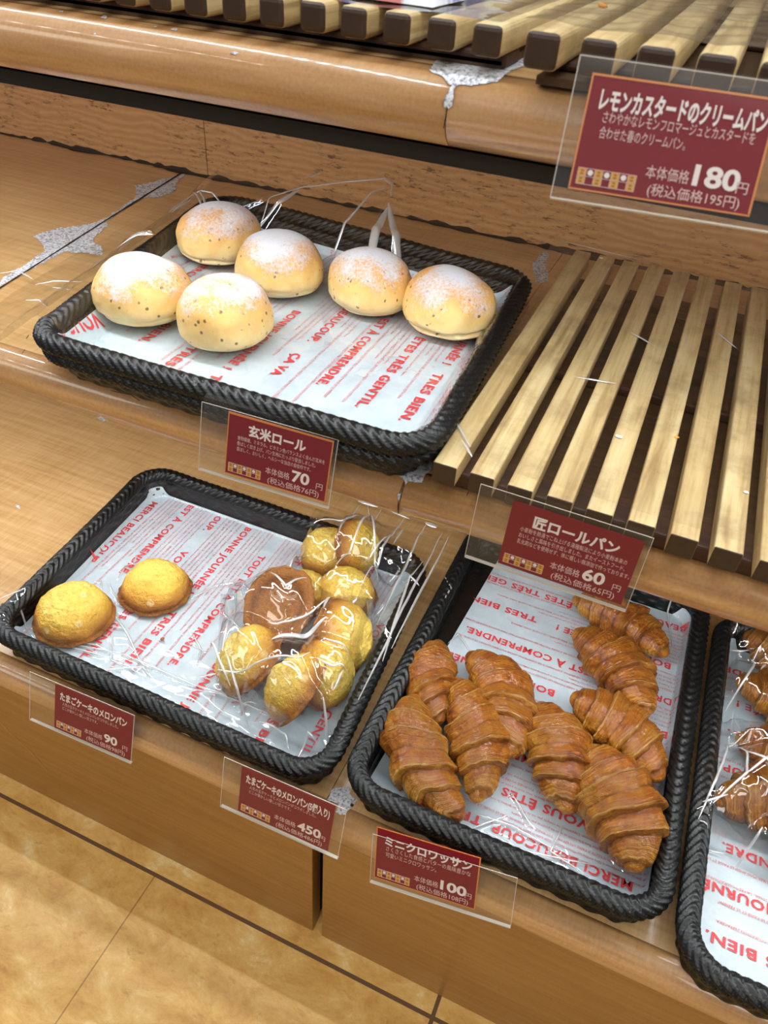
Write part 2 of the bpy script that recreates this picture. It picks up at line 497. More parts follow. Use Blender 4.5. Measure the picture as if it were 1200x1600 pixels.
def m_croissant():
    t = NT('glazed flaky croissant crust'); v = t.objr()
    lay = t.n('Attribute', attribute_name='layer').outputs['Fac']
    n = t.noise(v, 45, 4, 0.6); nf = t.noise(v, 260, 4, 0.7)
    l2 = t.math('ADD', lay, t.math('MULTIPLY', n, 0.22))
    st = t.noise(t.n('CombineXYZ', p_0=t.math('MULTIPLY', l2, 22.0), p_1=t.math('MULTIPLY', n, 1.5), p_2=0.0).outputs[0], 1.0, 3, 0.6)
    fr = t.math('FRACT', lay)
    nb = t.noise(v, 26, 4, 0.65); nm_ = t.noise(v, 95, 4, 0.7)
    smask = t.ramp(t.math('ADD', t.math('MULTIPLY', fr, 0.5), nb), [(0.42, 0.1), (0.80, 1.0)])      # layers show near their edges
    k = t.math('ADD', t.math('MULTIPLY', nb, 0.62), t.math('MULTIPLY', nm_, 0.38))
    k = t.math('ADD', k, t.math('MULTIPLY', t.math('MULTIPLY', t.math('SUBTRACT', st, 0.5), 0.75), smask))
    col = t.ramp(k, [(0.34, srgb(98, 46, 8)), (0.44, srgb(146, 82, 18)), (0.54, srgb(182, 116, 32)), (0.64, srgb(206, 150, 58)), (0.76, srgb(220, 176, 92))])
    edge = t.ramp(fr, [(0.0, 0.9), (0.06, 0.40), (0.25, 0.0), (0.80, 0.0), (1.0, 0.5)])
    col = t.mix(edge, col, srgb(78, 36, 6))
    lip = t.ramp(fr, [(0.78, 0.0), (0.86, 0.75), (0.93, 0.0)])                  # pale cut edges of the layers
    col = t.mix(t.math('MULTIPLY', lip, t.ramp(nb, [(0.42, 0.0), (0.56, 1.0)])), col, srgb(226, 184, 100))
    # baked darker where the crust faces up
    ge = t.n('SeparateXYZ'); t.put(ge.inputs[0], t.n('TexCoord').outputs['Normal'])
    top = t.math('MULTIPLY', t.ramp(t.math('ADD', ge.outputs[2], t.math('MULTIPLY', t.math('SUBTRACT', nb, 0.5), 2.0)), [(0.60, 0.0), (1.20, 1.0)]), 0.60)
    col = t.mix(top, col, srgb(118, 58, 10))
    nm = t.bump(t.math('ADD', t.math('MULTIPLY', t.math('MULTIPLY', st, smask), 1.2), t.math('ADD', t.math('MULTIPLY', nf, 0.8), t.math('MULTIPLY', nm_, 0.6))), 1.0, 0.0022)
    return t.bsdf(col, 0.55, nm, Specular_IOR_Level=0.2, Coat_Weight=0.55, Coat_Roughness=0.09, Coat_Normal=t.bump(t.math('ADD', t.math('MULTIPLY', nf, 0.9), nm_), 0.5, 0.0016))


M_CROI = m_croissant()

# ------------------------------------------------------------------ the setting
XL, XR = -1.75, 0.80
YB = 0.926                                            # face of the riser boards
b = MB(); b.box(-2.4, 1.6, -1.8, 1.0, -0.03, 0.0)
tag(b.build('floor', M_FLOOR), 'tan stone pattern floor tiles with dark grout lines', 'floor', kind='structure')
b = MB(); b.box(-2.4, 1.6, 0.965, 1.05, 0, 2.75)
tag(b.build('wall_back', M_WALL), 'wall behind the bakery shelves', 'wall', kind='structure')


def shelf_profile(zt, yc, R, yback, th):
    """(y, z) outline of a board with a half round front"""
    p = [(yback, zt), (yc, zt)]
    for k in range(1, 24):
        a = math.pi / 2 + math.pi * k / 24
        p.append((yc + R * math.cos(a), zt - R + R * math.sin(a)))
    p += [(yc, zt - 2 * R), (yc + 0.02, zt - 2 * R), (yc + 0.02, zt - th), (yback, zt - th)]
    return p


def edge_profile(zt, yc, R):
    p = [(yc + 0.004, zt), (yc, zt)]
    for k in range(1, 32):
        a = math.pi / 2 + math.pi * k / 32
        p.append((yc + R * math.cos(a), zt - R + R * math.sin(a)))
    return p + [(yc, zt - 2 * R), (yc + 0.004, zt - 2 * R)]


def chip(name, tier, poly, parent, step=2.0, mat=None, rough=2.0, lift=0.0004):
    """patch of bare board with the given outline, lying on the shelf surface (also round its edge)"""
    P = np.array(poly, float)
    x0, y0 = P.min(0) - 2; x1, y1 = P.max(0) + 2
    nx = int((x1 - x0) / step) + 2; ny = int((y1 - y0) / step) + 2
    gx = x0 + np.arange(nx) * step; gy = y0 + np.arange(ny) * step

    def inside(x, y):
        c = False; j = len(P) - 1
        for i in range(len(P)):
            if (P[i, 1] > y) != (P[j, 1] > y) and x < (P[j, 0] - P[i, 0]) * (y - P[i, 1]) / (P[j, 1] - P[i, 1]) + P[i, 0]:
                c = not c
            j = i
        return c
    nz = vnoise(np.stack(np.meshgrid(gx, gy, [0.0], indexing='ij'), -1), 0.16, 5)[:, :, 0] * rough
    nz2 = vnoise(np.stack(np.meshgrid(gx, gy, [9.0], indexing='ij'), -1), 0.16, 8)[:, :, 0] * rough
    V = []; idx = {}; Fc = []
    for i in range(nx - 1):
        for j in range(ny - 1):
            if inside(gx[i] + step / 2 + nz[i, j], gy[j] + step / 2 + nz2[i, j]):
                f = []
                for a, c in ((i, j), (i, j + 1), (i + 1, j + 1), (i + 1, j)):
                    if (a, c) not in idx:
                        idx[(a, c)] = len(V); V.append(on_shelf(gx[a], gy[c], tier, lift))
                    f.append(idx[(a, c)])
                Fc.append(f)
    return mesh(name, V, Fc, mat or M_CHIP, parent)


def crack(name, tier, pts, parent, w=1.3, lift=0.0005, mat=None, seg=10):
    """thin dark line following the shelf surface"""
    V = []; Fc = []
    rnd = random.Random(len(pts) * 7 + int(pts[0][0]))
    L = []
    for k in range(len(pts) - 1):
        a = np.array(pts[k], float); c = np.array(pts[k + 1], float)
        for s in range(seg):
            L.append(a + (c - a) * s / seg)
    L.append(np.array(pts[-1], float))
    for k, p in enumerate(L):
        d = L[min(k + 1, len(L) - 1)] - L[max(k - 1, 0)]; d = d / (np.linalg.norm(d) + 1e-9)
        nn = np.array([-d[1], d[0]]) * w * 0.5 * (0.7 + 0.6 * rnd.random())
        V.append(on_shelf(*(p - nn), tier, lift)); V.append(on_shelf(*(p + nn), tier, lift))
    for k in range(len(L) - 1):
        Fc.append((2 * k, 2 * k + 1, 2 * k + 3, 2 * k + 2))
    return mesh(name, V, Fc, mat or M_CRACK, parent)


def shelf_unit(name, label, cat, tier, x0, x1, th=0.036, yback=0.962, panel=False, px=None):
    zt, yc, R = TIER[tier]
    t = thing(name, label, cat, ((x0 + x1) / 2, yc + 0.2, 0))

    def put(o):
        o.parent = t; o.matrix_parent_inverse = t.matrix_basis.inverted(); return o
    b = MB(); b.box(x0, x1, yc + 0.004, yback, zt - th, zt)
    put(b.build('worktop', M_TOP))
    e = MB(); e.prism_x(edge_profile(zt, yc, R), x0, x1)
    eo = put(e.build('rounded_edge', M_EDGE, smooth=True))
    eo.data.polygons.foreach_set('use_smooth', [len(p.vertices) == 4 and abs(p.normal.x) < .5 for p in eo.data.polygons])
    if panel:
        p0, p1 = px or (x0, x1)
        b = MB(); b.box(p0, p1, 0.305, 0.323, 0.006 if panel == 1 else 0.0, zt - 2 * R + 0.001)
        put(b.build('front_panel', M_PANEL, bevel=0.0008))
        b = MB(); b.box(p0 + 0.002, p1 - 0.002, 0.3235, yback, 0.0, zt - th - 0.0005)
        put(b.build('carcass', M_DARK))
    return t, put


XJ1, XJ2, XJ3 = -0.1515, -0.1440, float(on_shelf(697, 176, 3)[0])                # joints between the units of each tier
low_l, put_ll = shelf_unit('display_cabinet', 'left low display cabinet under the tray of yellow melon buns', 'cabinet', 1, XL, XJ1 - 0.0003, panel=2, px=(XL, -0.1625))
low_r, put_lr = shelf_unit('display_cabinet', 'right low display cabinet under the tray of loose croissants', 'cabinet', 1, XJ1 + 0.0003, XR, panel=2, px=(-0.1512, XR))
mid_l, put_ml = shelf_unit('display_shelf', 'middle wooden shelf board under the tray of floured rolls', 'shelf', 2, XL, XJ2 - 0.0003)
mid_r, put_mr = shelf_unit('display_shelf', 'middle wooden shelf board under the empty slatted rack', 'shelf', 2, XJ2 + 0.0003, XR)
top_l, put_tl = shelf_unit('display_shelf', 'upper wooden shelf board, long left stretch with bright edge highlight', 'shelf', 3, XL, XJ3 - 0.0003)
top_r, put_tr = shelf_unit('display_shelf', 'upper wooden shelf board behind the lemon custard price tag', 'shelf', 3, XJ3 + 0.0003, XR)

# riser boards at the back of the middle shelf
xr = on_y(320, 215, YB)[0]
for x0, x1, lb in ((XL, xr - 0.0006, 'worn wood grain riser board behind the middle shelf, left of the dark joint'),
                   (xr + 0.0006, XR, 'worn wood grain riser board behind the rolls and the slatted rack')):
    b = MB(); b.box(x0, x1, YB, YB + 0.018, Z2, Z2 + 0.145)
    tag(b.build('riser_board', M_RISER), lb, 'board')
# grime in the corner below the riser (irregular width)
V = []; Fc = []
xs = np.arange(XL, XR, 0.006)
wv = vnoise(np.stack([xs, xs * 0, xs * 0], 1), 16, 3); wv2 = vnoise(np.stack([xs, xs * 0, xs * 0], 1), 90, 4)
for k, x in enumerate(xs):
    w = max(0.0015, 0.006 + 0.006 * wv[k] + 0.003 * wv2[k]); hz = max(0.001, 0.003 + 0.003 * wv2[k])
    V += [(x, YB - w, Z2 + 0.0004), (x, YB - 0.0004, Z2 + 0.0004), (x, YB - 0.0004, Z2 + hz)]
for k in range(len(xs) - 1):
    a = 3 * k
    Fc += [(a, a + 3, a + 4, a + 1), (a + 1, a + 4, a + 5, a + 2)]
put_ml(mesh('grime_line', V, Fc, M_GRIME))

# lamp bars under the upper and the middle shelf
for z, yb, lb in ((Z3 - 0.038, 0.449, 'black lamp bar under the front edge of the upper shelf'),
                  (Z2 - 0.036, 0.442, 'black lamp bar under the front edge of the middle shelf')):
    b = MB(); b.box(XL, XR, yb, yb + 0.005, z - 0.0125, z); b.box(XL, XR, yb, yb + 0.03, z - 0.003, z)
    if z > Z2:
        tag(b.build('lamp_bar', M_HOUSING), lb, 'lamp')

# chipped laminate and cracks
P3 = lambda ox, oy, s, pts: [(ox + x / s, oy + y / s) for x, y in pts]
put_ml(chip('chipped_patch', 2, P3(40, 260, 3, [(742, 28), (680, 52), (600, 72), (510, 88), (520, 135), (500, 160), (420, 212), (385, 240), (300, 268), (200, 288), (120, 298), (35, 328), (80, 362), (88, 398), (0, 462), (-125, 540), (-125, 562), (0, 500), (120, 430), (180, 403), (280, 408), (362, 420), (355, 375), (310, 350), (385, 280), (375, 258), (450, 205), (545, 148), (640, 145), (702, 115), (700, 82), (742, 40)]), None))
put_ml(crack('seam', 2, [(-40, 476), (0, 451), (120, 374), (200, 323), (287, 269)], None, 2.0, 0.0007))
put_ml(chip('chipped_patch', 2, P3(0, 500, 3.333, [(1055, 420), (1010, 440), (1000, 480), (1060, 475), (1180, 500), (1190, 460), (1120, 430)]), None))
put_ml(chip('chipped_patch', 2, P3(0, 500, 3.333, [(568, 288), (585, 290), (580, 312), (560, 318), (552, 302)]), None, 1.0))
for pts in ([(41, 530), (45, 524)], [(34, 553), (39, 547)], [(75, 565), (84, 558)], [(104, 574), (110, 557)], [(114, 580), (120, 572)],
            [(172, 590), (174, 578)], [(173, 610), (185, 613), (205, 617), (218, 626)]):
    put_ml(crack('crack', 2, pts, None, 0.9))
put_mr(chip('chipped_patch', 2, P3(560, 700, 3.75, [(225, 95), (240, 165), (265, 188), (270, 210), (300, 200), (370, 200), (400, 150), (450, 108), (430, 80), (380, 90), (230, 90)]), None, 1.5))
put_mr(chip('chipped_patch', 2, P3(560, 700, 3.75, [(232, 265), (250, 262), (252, 300), (238, 312), (226, 292)]), None, 1.0))
put_mr(crack('crack', 2, [(632, 754), (627, 772), (623, 790), (622.5, 803)], None, 1.3))
put_mr(crack('crack', 2, [(738, 752), (732, 768), (729, 775)], None, 1.0))
put_mr(chip('chipped_patch', 2, P3(540, 340, 3.333, [(1050, 178), (1020, 190), (975, 240), (990, 340), (1050, 335), (1058, 290), (1040, 250), (1062, 195)]), None, 1.5))
put_tr(chip('chipped_patch', 3, P3(460, 0, 3, [(680, 262), (630, 330), (700, 360), (722, 395), (735, 402), (705, 465), (700, 500), (722, 512), (742, 495), (748, 410), (770, 395), (830, 402), (950, 382), (1010, 335), (1085, 310), (1075, 250), (1020, 285)]), None, 1.5, rough=1.2))
put_tr(crack('crack', 3, [(699, 168), (696, 185), (693, 201)], None, 1.2))
for q, s in (((162, 27), 6), ((148, 53), 3), ((272, 46), 6), ((366, 83), 7), ((242, 42), 3), ((95, 18), 4)):
    put_tl(chip('chipped_patch', 3, [(q[0] - s, q[1]), (q[0], q[1] - s * .4), (q[0] + s, q[1] - 1), (q[0] + s * .4, q[1] + s * .35)], None, 0.8, rough=0.6))
put_lr(chip('chipped_patch', 1, P3(400, 1040, 5, [(555, 1050), (600, 960), (720, 950), (730, 1000), (790, 1055), (740, 1110), (700, 1170), (620, 1150), (640, 1085)]), None, 1.5))
put_lr(chip('nail_hole', 1, P3(400, 1040, 5, [(735, 1090), (748, 1078), (762, 1086), (764, 1100), (750, 1108), (738, 1102)]), None, 0.7, M_CRACK, 0.3, 0.0009))
for c_, s_ in (((95, 619), 9), ((160, 655), 11), ((28, 792), 5)):
    put_ll(chip('scuff_mark', 1, [(c_[0] - s_, c_[1] - 2), (c_[0] - 2, c_[1] - 4), (c_[0] + s_, c_[1] + 2), (c_[0] + 2, c_[1] + 3)], None, 0.8, None, 2.6))
V = []
for q in ((-8, 1120), (20, 1150), (45, 1172), (72, 1203)):
    p = on_y(q[0], q[1], 0.3046); V += [p + np.array([-0.0006, 0, 0]), p + np.array([0.0006, 0, 0])]
put_ll(mesh('scratch', V, [(2 * k, 2 * k + 1, 2 * k + 3, 2 * k + 2) for k in range(3)], M_SCR))
b = MB(); b.box(xr - 0.0006, xr + 0.0006, YB + 0.001, YB + 0.016, Z2, Z2 + 0.144)
tag(b.build('trim_1', M_CRACK), 'dark joint between the riser boards', 'joint', kind='structure')

# ------------------------------------------------------------------ slatted racks


def slat_rack(label, x0, n, yf, zt, zshelf, length, bars, group=None, pitch=0.0267, w=0.0172, th=0.0165, loose=()):
    L = n * pitch
    t = thing('slatted_rack', label, 'rack', (x0 + L / 2, yf + length / 2, zshelf), group)
    proto = None
    for k in range(n):
        if proto is None:
            b = MB(); b.box(-w / 2, w / 2, -length / 2, length / 2, -th, 0)
            o = b.build('slat', M_SLAT, t, bevel=0.0012 if zt < H - 0.1 else 0.0030, seg=3); proto = o
        else:
            o = proto.copy(); COL.objects.link(o); o.parent = t
        o.location = (-L / 2 + w / 2 + k * pitch, 0.0006 * math.sin(k * 2.7), zt - zshelf)
    hb = zt - zshelf - th
    b = MB(); b.box(-L / 2 + 0.004, L / 2 - pitch + w - 0.004, 0.020 - length / 2, length / 2 - 0.055, 0.0002, 0.0042)
    b.build('base_board', M_BOARD, t)  # added dark board; its colour supplies the dark of the slat gaps
    for yb in bars:
        b = MB(); b.box(-L / 2 + 0.002, L / 2 - pitch + w - 0.002, yb - length / 2, yb - length / 2 + 0.030, 0.0044 if yb > 0.03 else 0.0002, hb - 0.0002)
        b.build('crossbar', M_BAR, t, bevel=0.002)
    return t


slat_rack('empty pale wooden slatted rack on the middle shelf', -0.1205, 14, 0.4045, H - 0.3050, Z2, 0.45, (0.018, 0.20, 0.385))
slat_rack('wooden slatted rack on the upper shelf behind the lemon custard price tag', -0.1045, 14, 0.4160, H - 0.0518, Z3, 0.45, (0.038, 0.20, 0.385))
slat_rack('dark-ended slatted rack on the upper shelf, the left one', -0.1385 - 16 * 0.0254, 17, 0.4390, H - 0.0546, Z3, 0.45, (0.020, 0.20, 0.385), pitch=0.0254, w=0.0164, th=0.0150)

# ------------------------------------------------------------------ woven trays


def rounded_path(c, r, step):
    """closed outline through the rounded corners c (counter-clockwise), evenly sampled"""
    P = [np.array(p, float) for p in c]; n = len(P); pts = []
    for i in range(n):
        a, p, q = P[i - 1], P[i], P[(i + 1) % n]
        u = (a - p) / np.linalg.norm(a - p); v = (q - p) / np.linalg.norm(q - p)
        ang = math.acos(np.clip(u @ v, -1, 1)); d = r / math.tan(ang / 2)
        cen = p + (u + v) / np.linalg.norm(u + v) * (r / math.sin(ang / 2))
        s0 = p + u * d - cen; s1 = p + v * d - cen
        a0 = math.atan2(s0[1], s0[0]); a1 = math.atan2(s1[1], s1[0])
        da = (a1 - a0 + math.pi) % (2 * math.pi) - math.pi
        for k in range(17):
            pts.append(cen + r * np.array([math.cos(a0 + da * k / 16), math.sin(a0 + da * k / 16)]))
    pts = np.array(pts); nx = np.roll(pts, -1, 0); seg = np.linalg.norm(nx - pts, axis=1)
    cum = np.concatenate([[0], np.cumsum(seg)]); tot = cum[-1]; N = int(tot / step)
    s = np.arange(N) * tot / N
    pc = np.vstack([pts, pts[:1]])
    out = np.stack([np.interp(s, cum, pc[:, 0]), np.interp(s, cum, pc[:, 1])], 1)
    tan = np.roll(out, -1, 0) - np.roll(out, 1, 0); tan /= np.linalg.norm(tan, axis=1)[:, None]
    nor = np.stack([tan[:, 1], -tan[:, 0]], 1)           # outward for a counter-clockwise outline
    return out, nor, s, tot


def woven_tray(label, corners, zshelf, height, group, wall_in=0.020, r=0.040, seed=0, a=0.0092, bb=0.0080):
    cen = np.mean(corners, 0)
    C = [np.array(p) - cen for p in corners]
    t = thing('woven_tray', label, 'tray', (cen[0], cen[1], zshelf), group)
    out, nor, s, tot = rounded_path(C, r, 0.0011)
    # rope rim: slanted strands that meet in a chain along the crest
    m = 30; th = np.arange(m) / m * 2 * math.pi
    S, T = np.meshgrid(s, th, indexing='ij')
    pitch = tot / round(tot / 0.0088)
    dth = np.abs((T - math.pi * 0.58 + math.pi) % (2 * math.pi) - math.pi)
    u = S / pitch - dth * 1.30
    str_ = np.abs(np.sin(math.pi * u)) ** 0.55
    chain = np.exp(-(dth / 0.26) ** 2) * (0.5 + 0.5 * np.cos(2 * math.pi * (S / pitch)))
    rough = vnoise(np.stack([S * 1.0, T * 0.004, S * 0], -1), 300, seed) * 0.00025
    fine = np.abs(np.sin(math.pi * u * 3)) * 0.00020
    dr = -0.0034 * (1 - str_) + 0.0009 * chain + rough + fine
    ax = a + dr; bz = bb + dr
    cx = out - nor * a
    V = np.zeros((len(s), m, 3))
    V[..., 0] = cx[:, 0:1] + nor[:, 0:1] * np.cos(T) * ax
    V[..., 1] = cx[:, 1:2] + nor[:, 1:2] * np.cos(T) * ax
    wob = vnoise(np.stack([s, s * 0, s * 0], 1), 14, seed + 3)[:, None] * 0.0012
    V[..., 2] = height - bb + np.sin(T) * bz + wob
    grid('rope_rim', V, M_RATTAN, t, True, True)
    # woven side wall
    k = 16; hw = height - bb * 1.1
    zz = np.linspace(0.001, hw, k)
    zo = np.concatenate([zz, zz[::-1]]); inn = np.concatenate([np.zeros(k), np.ones(k)])
    S2, Z = np.meshgrid(s, zo, indexing='ij'); I = np.broadcast_to(inn, S2.shape)
    ins = a + wall_in * (1 - Z / hw) - 0.0025 + I * 0.005
    row = np.floor(Z / hw * 5)
    weave = np.abs(np.sin(math.pi * Z / hw * 5)) * 0.0016 + np.sin(2 * math.pi * S2 / 0.022 + row * math.pi) * 0.0009
    ins = ins + np.where(I > 0.5, weave, -weave)
    V = np.zeros(S2.shape + (3,))
    V[..., 0] = out[:, 0:1] - nor[:, 0:1] * ins
    V[..., 1] = out[:, 1:2] - nor[:, 1:2] * ins
    V[..., 2] = Z
    grid('woven_side', V, M_RATTAN, t, True, True)
    # bottom
    st = 12
    q = out[::st] - nor[::st] * (a + wall_in + 0.002)
    n = len(q)
    Vb = [(x, y, 0.0003) for x, y in q] + [(x, y, 0.0035) for x, y in q]
    Fb = [tuple(range(n))[::-1], tuple(range(n, 2 * n))] + [(i, (i + 1) % n, n + (i + 1) % n, n + i) for i in range(n)]
    mesh('tray_base', Vb, Fb, M_RATTAN, t, False)
    return t, cen


KR = 0.963                                            # the rolls' tray stands nested in a second one
TR_ROLL = [(x * KR, y * KR) for x, y in ((-0.484, 0.4025), (-0.119, 0.4025), (-0.138, 0.757), (-0.556, 0.800))]
STACK = 0.012
TR_MEL = [(-0.534, 0.3045), (-0.1465, 0.3005), (-0.1645, 0.608), (-0.5565, 0.6085)]
TR_CRO = [(-0.1445, 0.306), (0.1365, 0.306), (0.1345, 0.698), (-0.1465, 0.698)]
TR_RGT = [(0.1385, 0.285), (0.424, 0.285), (0.424, 0.677), (0.1385, 0.677)]
HR, HM = 0.0345, 0.0400
woven_tray('empty black woven tray under the tray of floured rolls', [np.array(p) * 0.985 + np.array([-0.0045, 0.0085]) for p in TR_ROLL], Z2, HR, 'woven trays', 0.016, seed=6)
woven_tray('black woven tray of floured rolls, nested in another tray', TR_ROLL, Z2 + STACK, HR, 'woven trays', 0.016, seed=1)
woven_tray('black woven tray of yellow melon buns on the low shelf', TR_MEL, Z1, HM, 'woven trays', 0.005, seed=2)
woven_tray('black woven tray of loose glazed croissants on the low shelf', TR_CRO, Z1, HM, 'woven trays', 0.005, seed=3)
woven_tray('black woven tray of bagged croissants cut by the right edge', TR_RGT, Z1, HM, 'woven trays', 0.005, seed=4)

# ------------------------------------------------------------------ lettering
DG = None


def text_mesh(s, size, bold=0.0, res=3):
    """(V, F, width) of a line of text lying in the plane, baseline start at 0, 0"""
    cu = bpy.data.curves.new('lettering', 'FONT'); cu.body = s; cu.size = size; cu.resolution_u = res
    cu.offset = bold * size; cu.space_character = 1.10 if s.isupper() and size < 0.02 and size > 0.008 else 1.0; cu.fill_mode = 'FRONT' if hasattr(cu, 'fill_mode') else cu.fill_mode
    o = bpy.data.objects.new('lettering', cu); COL.objects.link(o)
    dg = bpy.context.evaluated_depsgraph_get(); dg.update()
    ev = o.evaluated_get(dg); me = ev.to_mesh()
    V = np.array([v.co[:] for v in me.vertices]).reshape(-1, 3)
    F = [tuple(p.vertices) for p in me.polygons]
    ev.to_mesh_clear(); bpy.data.objects.remove(o); bpy.data.curves.remove(cu)
    return V, F


TXT = {}


def cached_text(s, size, bold, res):
    k = (s, size, bold, res)
    if k not in TXT: TXT[k] = text_mesh(s, size, bold, res)
    return TXT[k]


TA, TB, TC, TD, TE = 'MERCI BEAUCOUP.', 'VOUS ÊTES TRÈS GENTIL.', 'TOUT EST À COMPRENDRE.', 'BONNE JOURNÉE !', 'TRES BIEN.'
ROWS_MEL = [(-0.525, [(TA, 0.574)]), (-0.482, [(TC, 0.588 + 0.045), ]), (-0.4400, [('BEAUCOUP.', 0.590 + 0.041), (TB, 0.516)]), (-0.3965, [(TD, 0.586), (TE, 0.432)]),
            (-0.3565, [(TC, 0.550)]), (-0.3150, [(TC, 0.620), (TD, 0.393)]), (-0.2740, [(TA, 0.560), ('ÇA VA', 0.40)]), (-0.2330, [(TC, 0.590), (TE, 0.39)]), (-0.1890, [(TB, 0.516)])]
ROWS_ROLL = [(-0.5030, [('COMPRENDRE.', 0.590)]), (-0.4560, [(TA, 0.640), (TB, 0.470)]), (-0.4110, [(TD, 0.680), (TE, 0.548)]), (-0.3680, [(TC, 0.690), (TE, 0.48)]), (-0.3240, [(TD, 0.586), (TE, 0.450)]),
             (-0.2850, [(TA, 0.661), ('ÇA VA', 0.513)]), (-0.2450, [(TC, 0.656)]), (-0.2030, [(TB, 0.640)]), (-0.1655, [(TD, 0.682), (TE, 0.540)])]
ROWS_CRO = [(0.6580, [('BEAUCOUP.', 0.118)]), (0.6380, [(TB, 0.040)]), (0.5980, [(TD, 0.109), (TE, -0.037)]), (0.5510, [('COMPRENDRE', 0.175), (TC, 0.076)]), (0.5090, [('BEAUCOUP.', 0.117), (TD, 0.005)]), (0.4660, [(TA, 0.10), (TE, -0.05)]),
            (0.4240, [(TC, 0.110)]), (0.3840, [(TB, 0.065)]), (0.3480, [(TA, 0.110), (TE, -0.02)])]
ROWS_RGT = [(0.622, [(TC, 0.33)]), (0.580, [(TD, 0.30)]), (0.540, [(TB, 0.35)]), (0.498, [(TA, 0.29)]), (0.458, [('ÇA VA', 0.24)]), (0.4170, [(TC, 0.355)]), (0.3775, [(TD, 0.270)]), (0.336, [(TE, 0.25)])]
SMALL = ["Le futur appartient à ceux qui voient en la beauté de leurs rêves. Faites face à la vérité et vous ne pourrez pas voir l'ombre. ",
         "Ce qui dépend de votre coeur, il vous reste à faire un effort. Tournez votre visage vers le soleil, la préoccupation s'effacera. ",
         "J'ai beaucoup de choses, c'est ce que je veux continuer à faire toutes les choses futures, mais aussi le passé et le présent. ",
         "On ne peut juger les gens, sous sa foi, généreuse. L'apparence ne compte pas, on ne voit bien qu'avec le coeur. Paris, France. "]


def poly_clip(V, F, poly):
    P = np.array(poly); n = len(P)
    ok = []
    cen = np.array([V[list(f)].mean(0)[:2] for f in F]) if F else np.zeros((0, 2))
    inside = np.ones(len(cen), bool)
    for i in range(n):
        a, c = P[i], P[(i + 1) % n]
        inside &= (c[0] - a[0]) * (cen[:, 1] - a[1]) - (c[1] - a[1]) * (cen[:, 0] - a[0]) > 0.0004
    return [f for f, k in zip(F, inside) if k]


def paper_liner(label, quad, z, direction, group, phase, lift=None, rows=()):
    """printed sheet; direction = angle of the reading direction; quad counter-clockwise"""
    c = np.mean(quad, 0); Q = [np.array(p) - c for p in quad]
    t = thing('paper_liner', label, 'paper', (c[0], c[1], z), group)
    n = 230
    u = np.linspace(0, 1, n)
    U, Vv = np.meshgrid(u, u, indexing='ij')
    P = np.zeros((n, n, 3))
    for k in range(2):
        P[..., k] = (1 - U) * (1 - Vv) * Q[0][k] + U * (1 - Vv) * Q[1][k] + U * Vv * Q[2][k] + (1 - U) * Vv * Q[3][k]
    edge = np.minimum(np.minimum(U, 1 - U), np.minimum(Vv, 1 - Vv))
    P[..., 2] = 0.0003 * vnoise(P, 40, int(phase * 10)) * np.clip(edge * 10, 0, 1)
    if lift is not None:
        P[..., 2] += lift(P[..., 0] + c[0], P[..., 1] + c[1])
    grid('sheet', P, M_PAPER, t)
    ca, sa = math.cos(direction), math.sin(direction)
    VH, FH, VS, FS = [], [], [], []
    for i, (w, heads) in enumerate(rows):
        vert = abs(sa) > 0.5
        vc = (w - c[0]) if vert else -(w - c[1])           # the letters stand up towards +x, or towards the viewer
        items = [(st, 0.0115, 0.026, vc - 0.0042, (-(p - c[1]) if vert else -(p - c[0])), True) for st, p in heads]
        for q in range(5):
            st = SMALL[(i + q) % 4] * 2
            if (i + q) % 3 == 0: st = st.upper()
            items.append((st, 0.0034, 0.012, vc + 0.0096 + q * 0.0054, -0.30 - 0.013 * ((i * 5 + q * 3) % 7), False))
        for st, size, bold, v, u0, big in items:
            Vt, Ft = cached_text(st, size, bold, 2 if big else 1)
            if not len(Vt): continue
            sx = len(st) * 0.0082 / (Vt[:, 0].max() - Vt[:, 0].min()) if big else 1.0
            X = Vt[:, 0] * sx + u0; Y = Vt[:, 1] + v
            W_ = np.stack([X * ca - Y * sa, X * sa + Y * ca, np.full(len(X), 0.0010)], 1)
            if lift is not None: W_[:, 2] += lift(W_[:, 0] + c[0], W_[:, 1] + c[1])
            Fk = poly_clip(W_, Ft, Q)
            if not Fk: continue
            used = sorted({i_ for f in Fk for i_ in f}); mp = {a: k for k, a in enumerate(used)}
            VV, FF = (VH, FH) if big else (VS, FS)
            o0 = len(VV); VV += list(W_[used]); FF += [tuple(mp[i_] + o0 for i_ in f) for f in Fk]
    mesh('printed_headings', VH, FH, M_INK, t, False)
    mesh('printed_small_text', VS, FS, M_INK2, t, False)
    return t


def inset_quad(q, d):
    q = [np.array(p, float) for p in q]; c = np.mean(q, 0); out = []
    n = len(q); lines = []
    for i in range(n):
        a, b_ = q[i], q[(i + 1) % n]; t_ = (b_ - a) / np.linalg.norm(b_ - a); nn = np.array([-t_[1], t_[0]])
        dd = d[i] if isinstance(d, (list, tuple)) else d
        lines.append((a + nn * dd, t_))
    for i in range(n):
        p, u = lines[i - 1]; q2, v = lines[i]
        A = np.array([u, -v]).T; s = np.linalg.solve(A, q2 - p); out.append(p + u * s[0])
    return out


ZL2, ZL1 = Z2 + STACK + 0.0042, Z1 + 0.0042
RC = 0.040                                            # corner radius of the trays


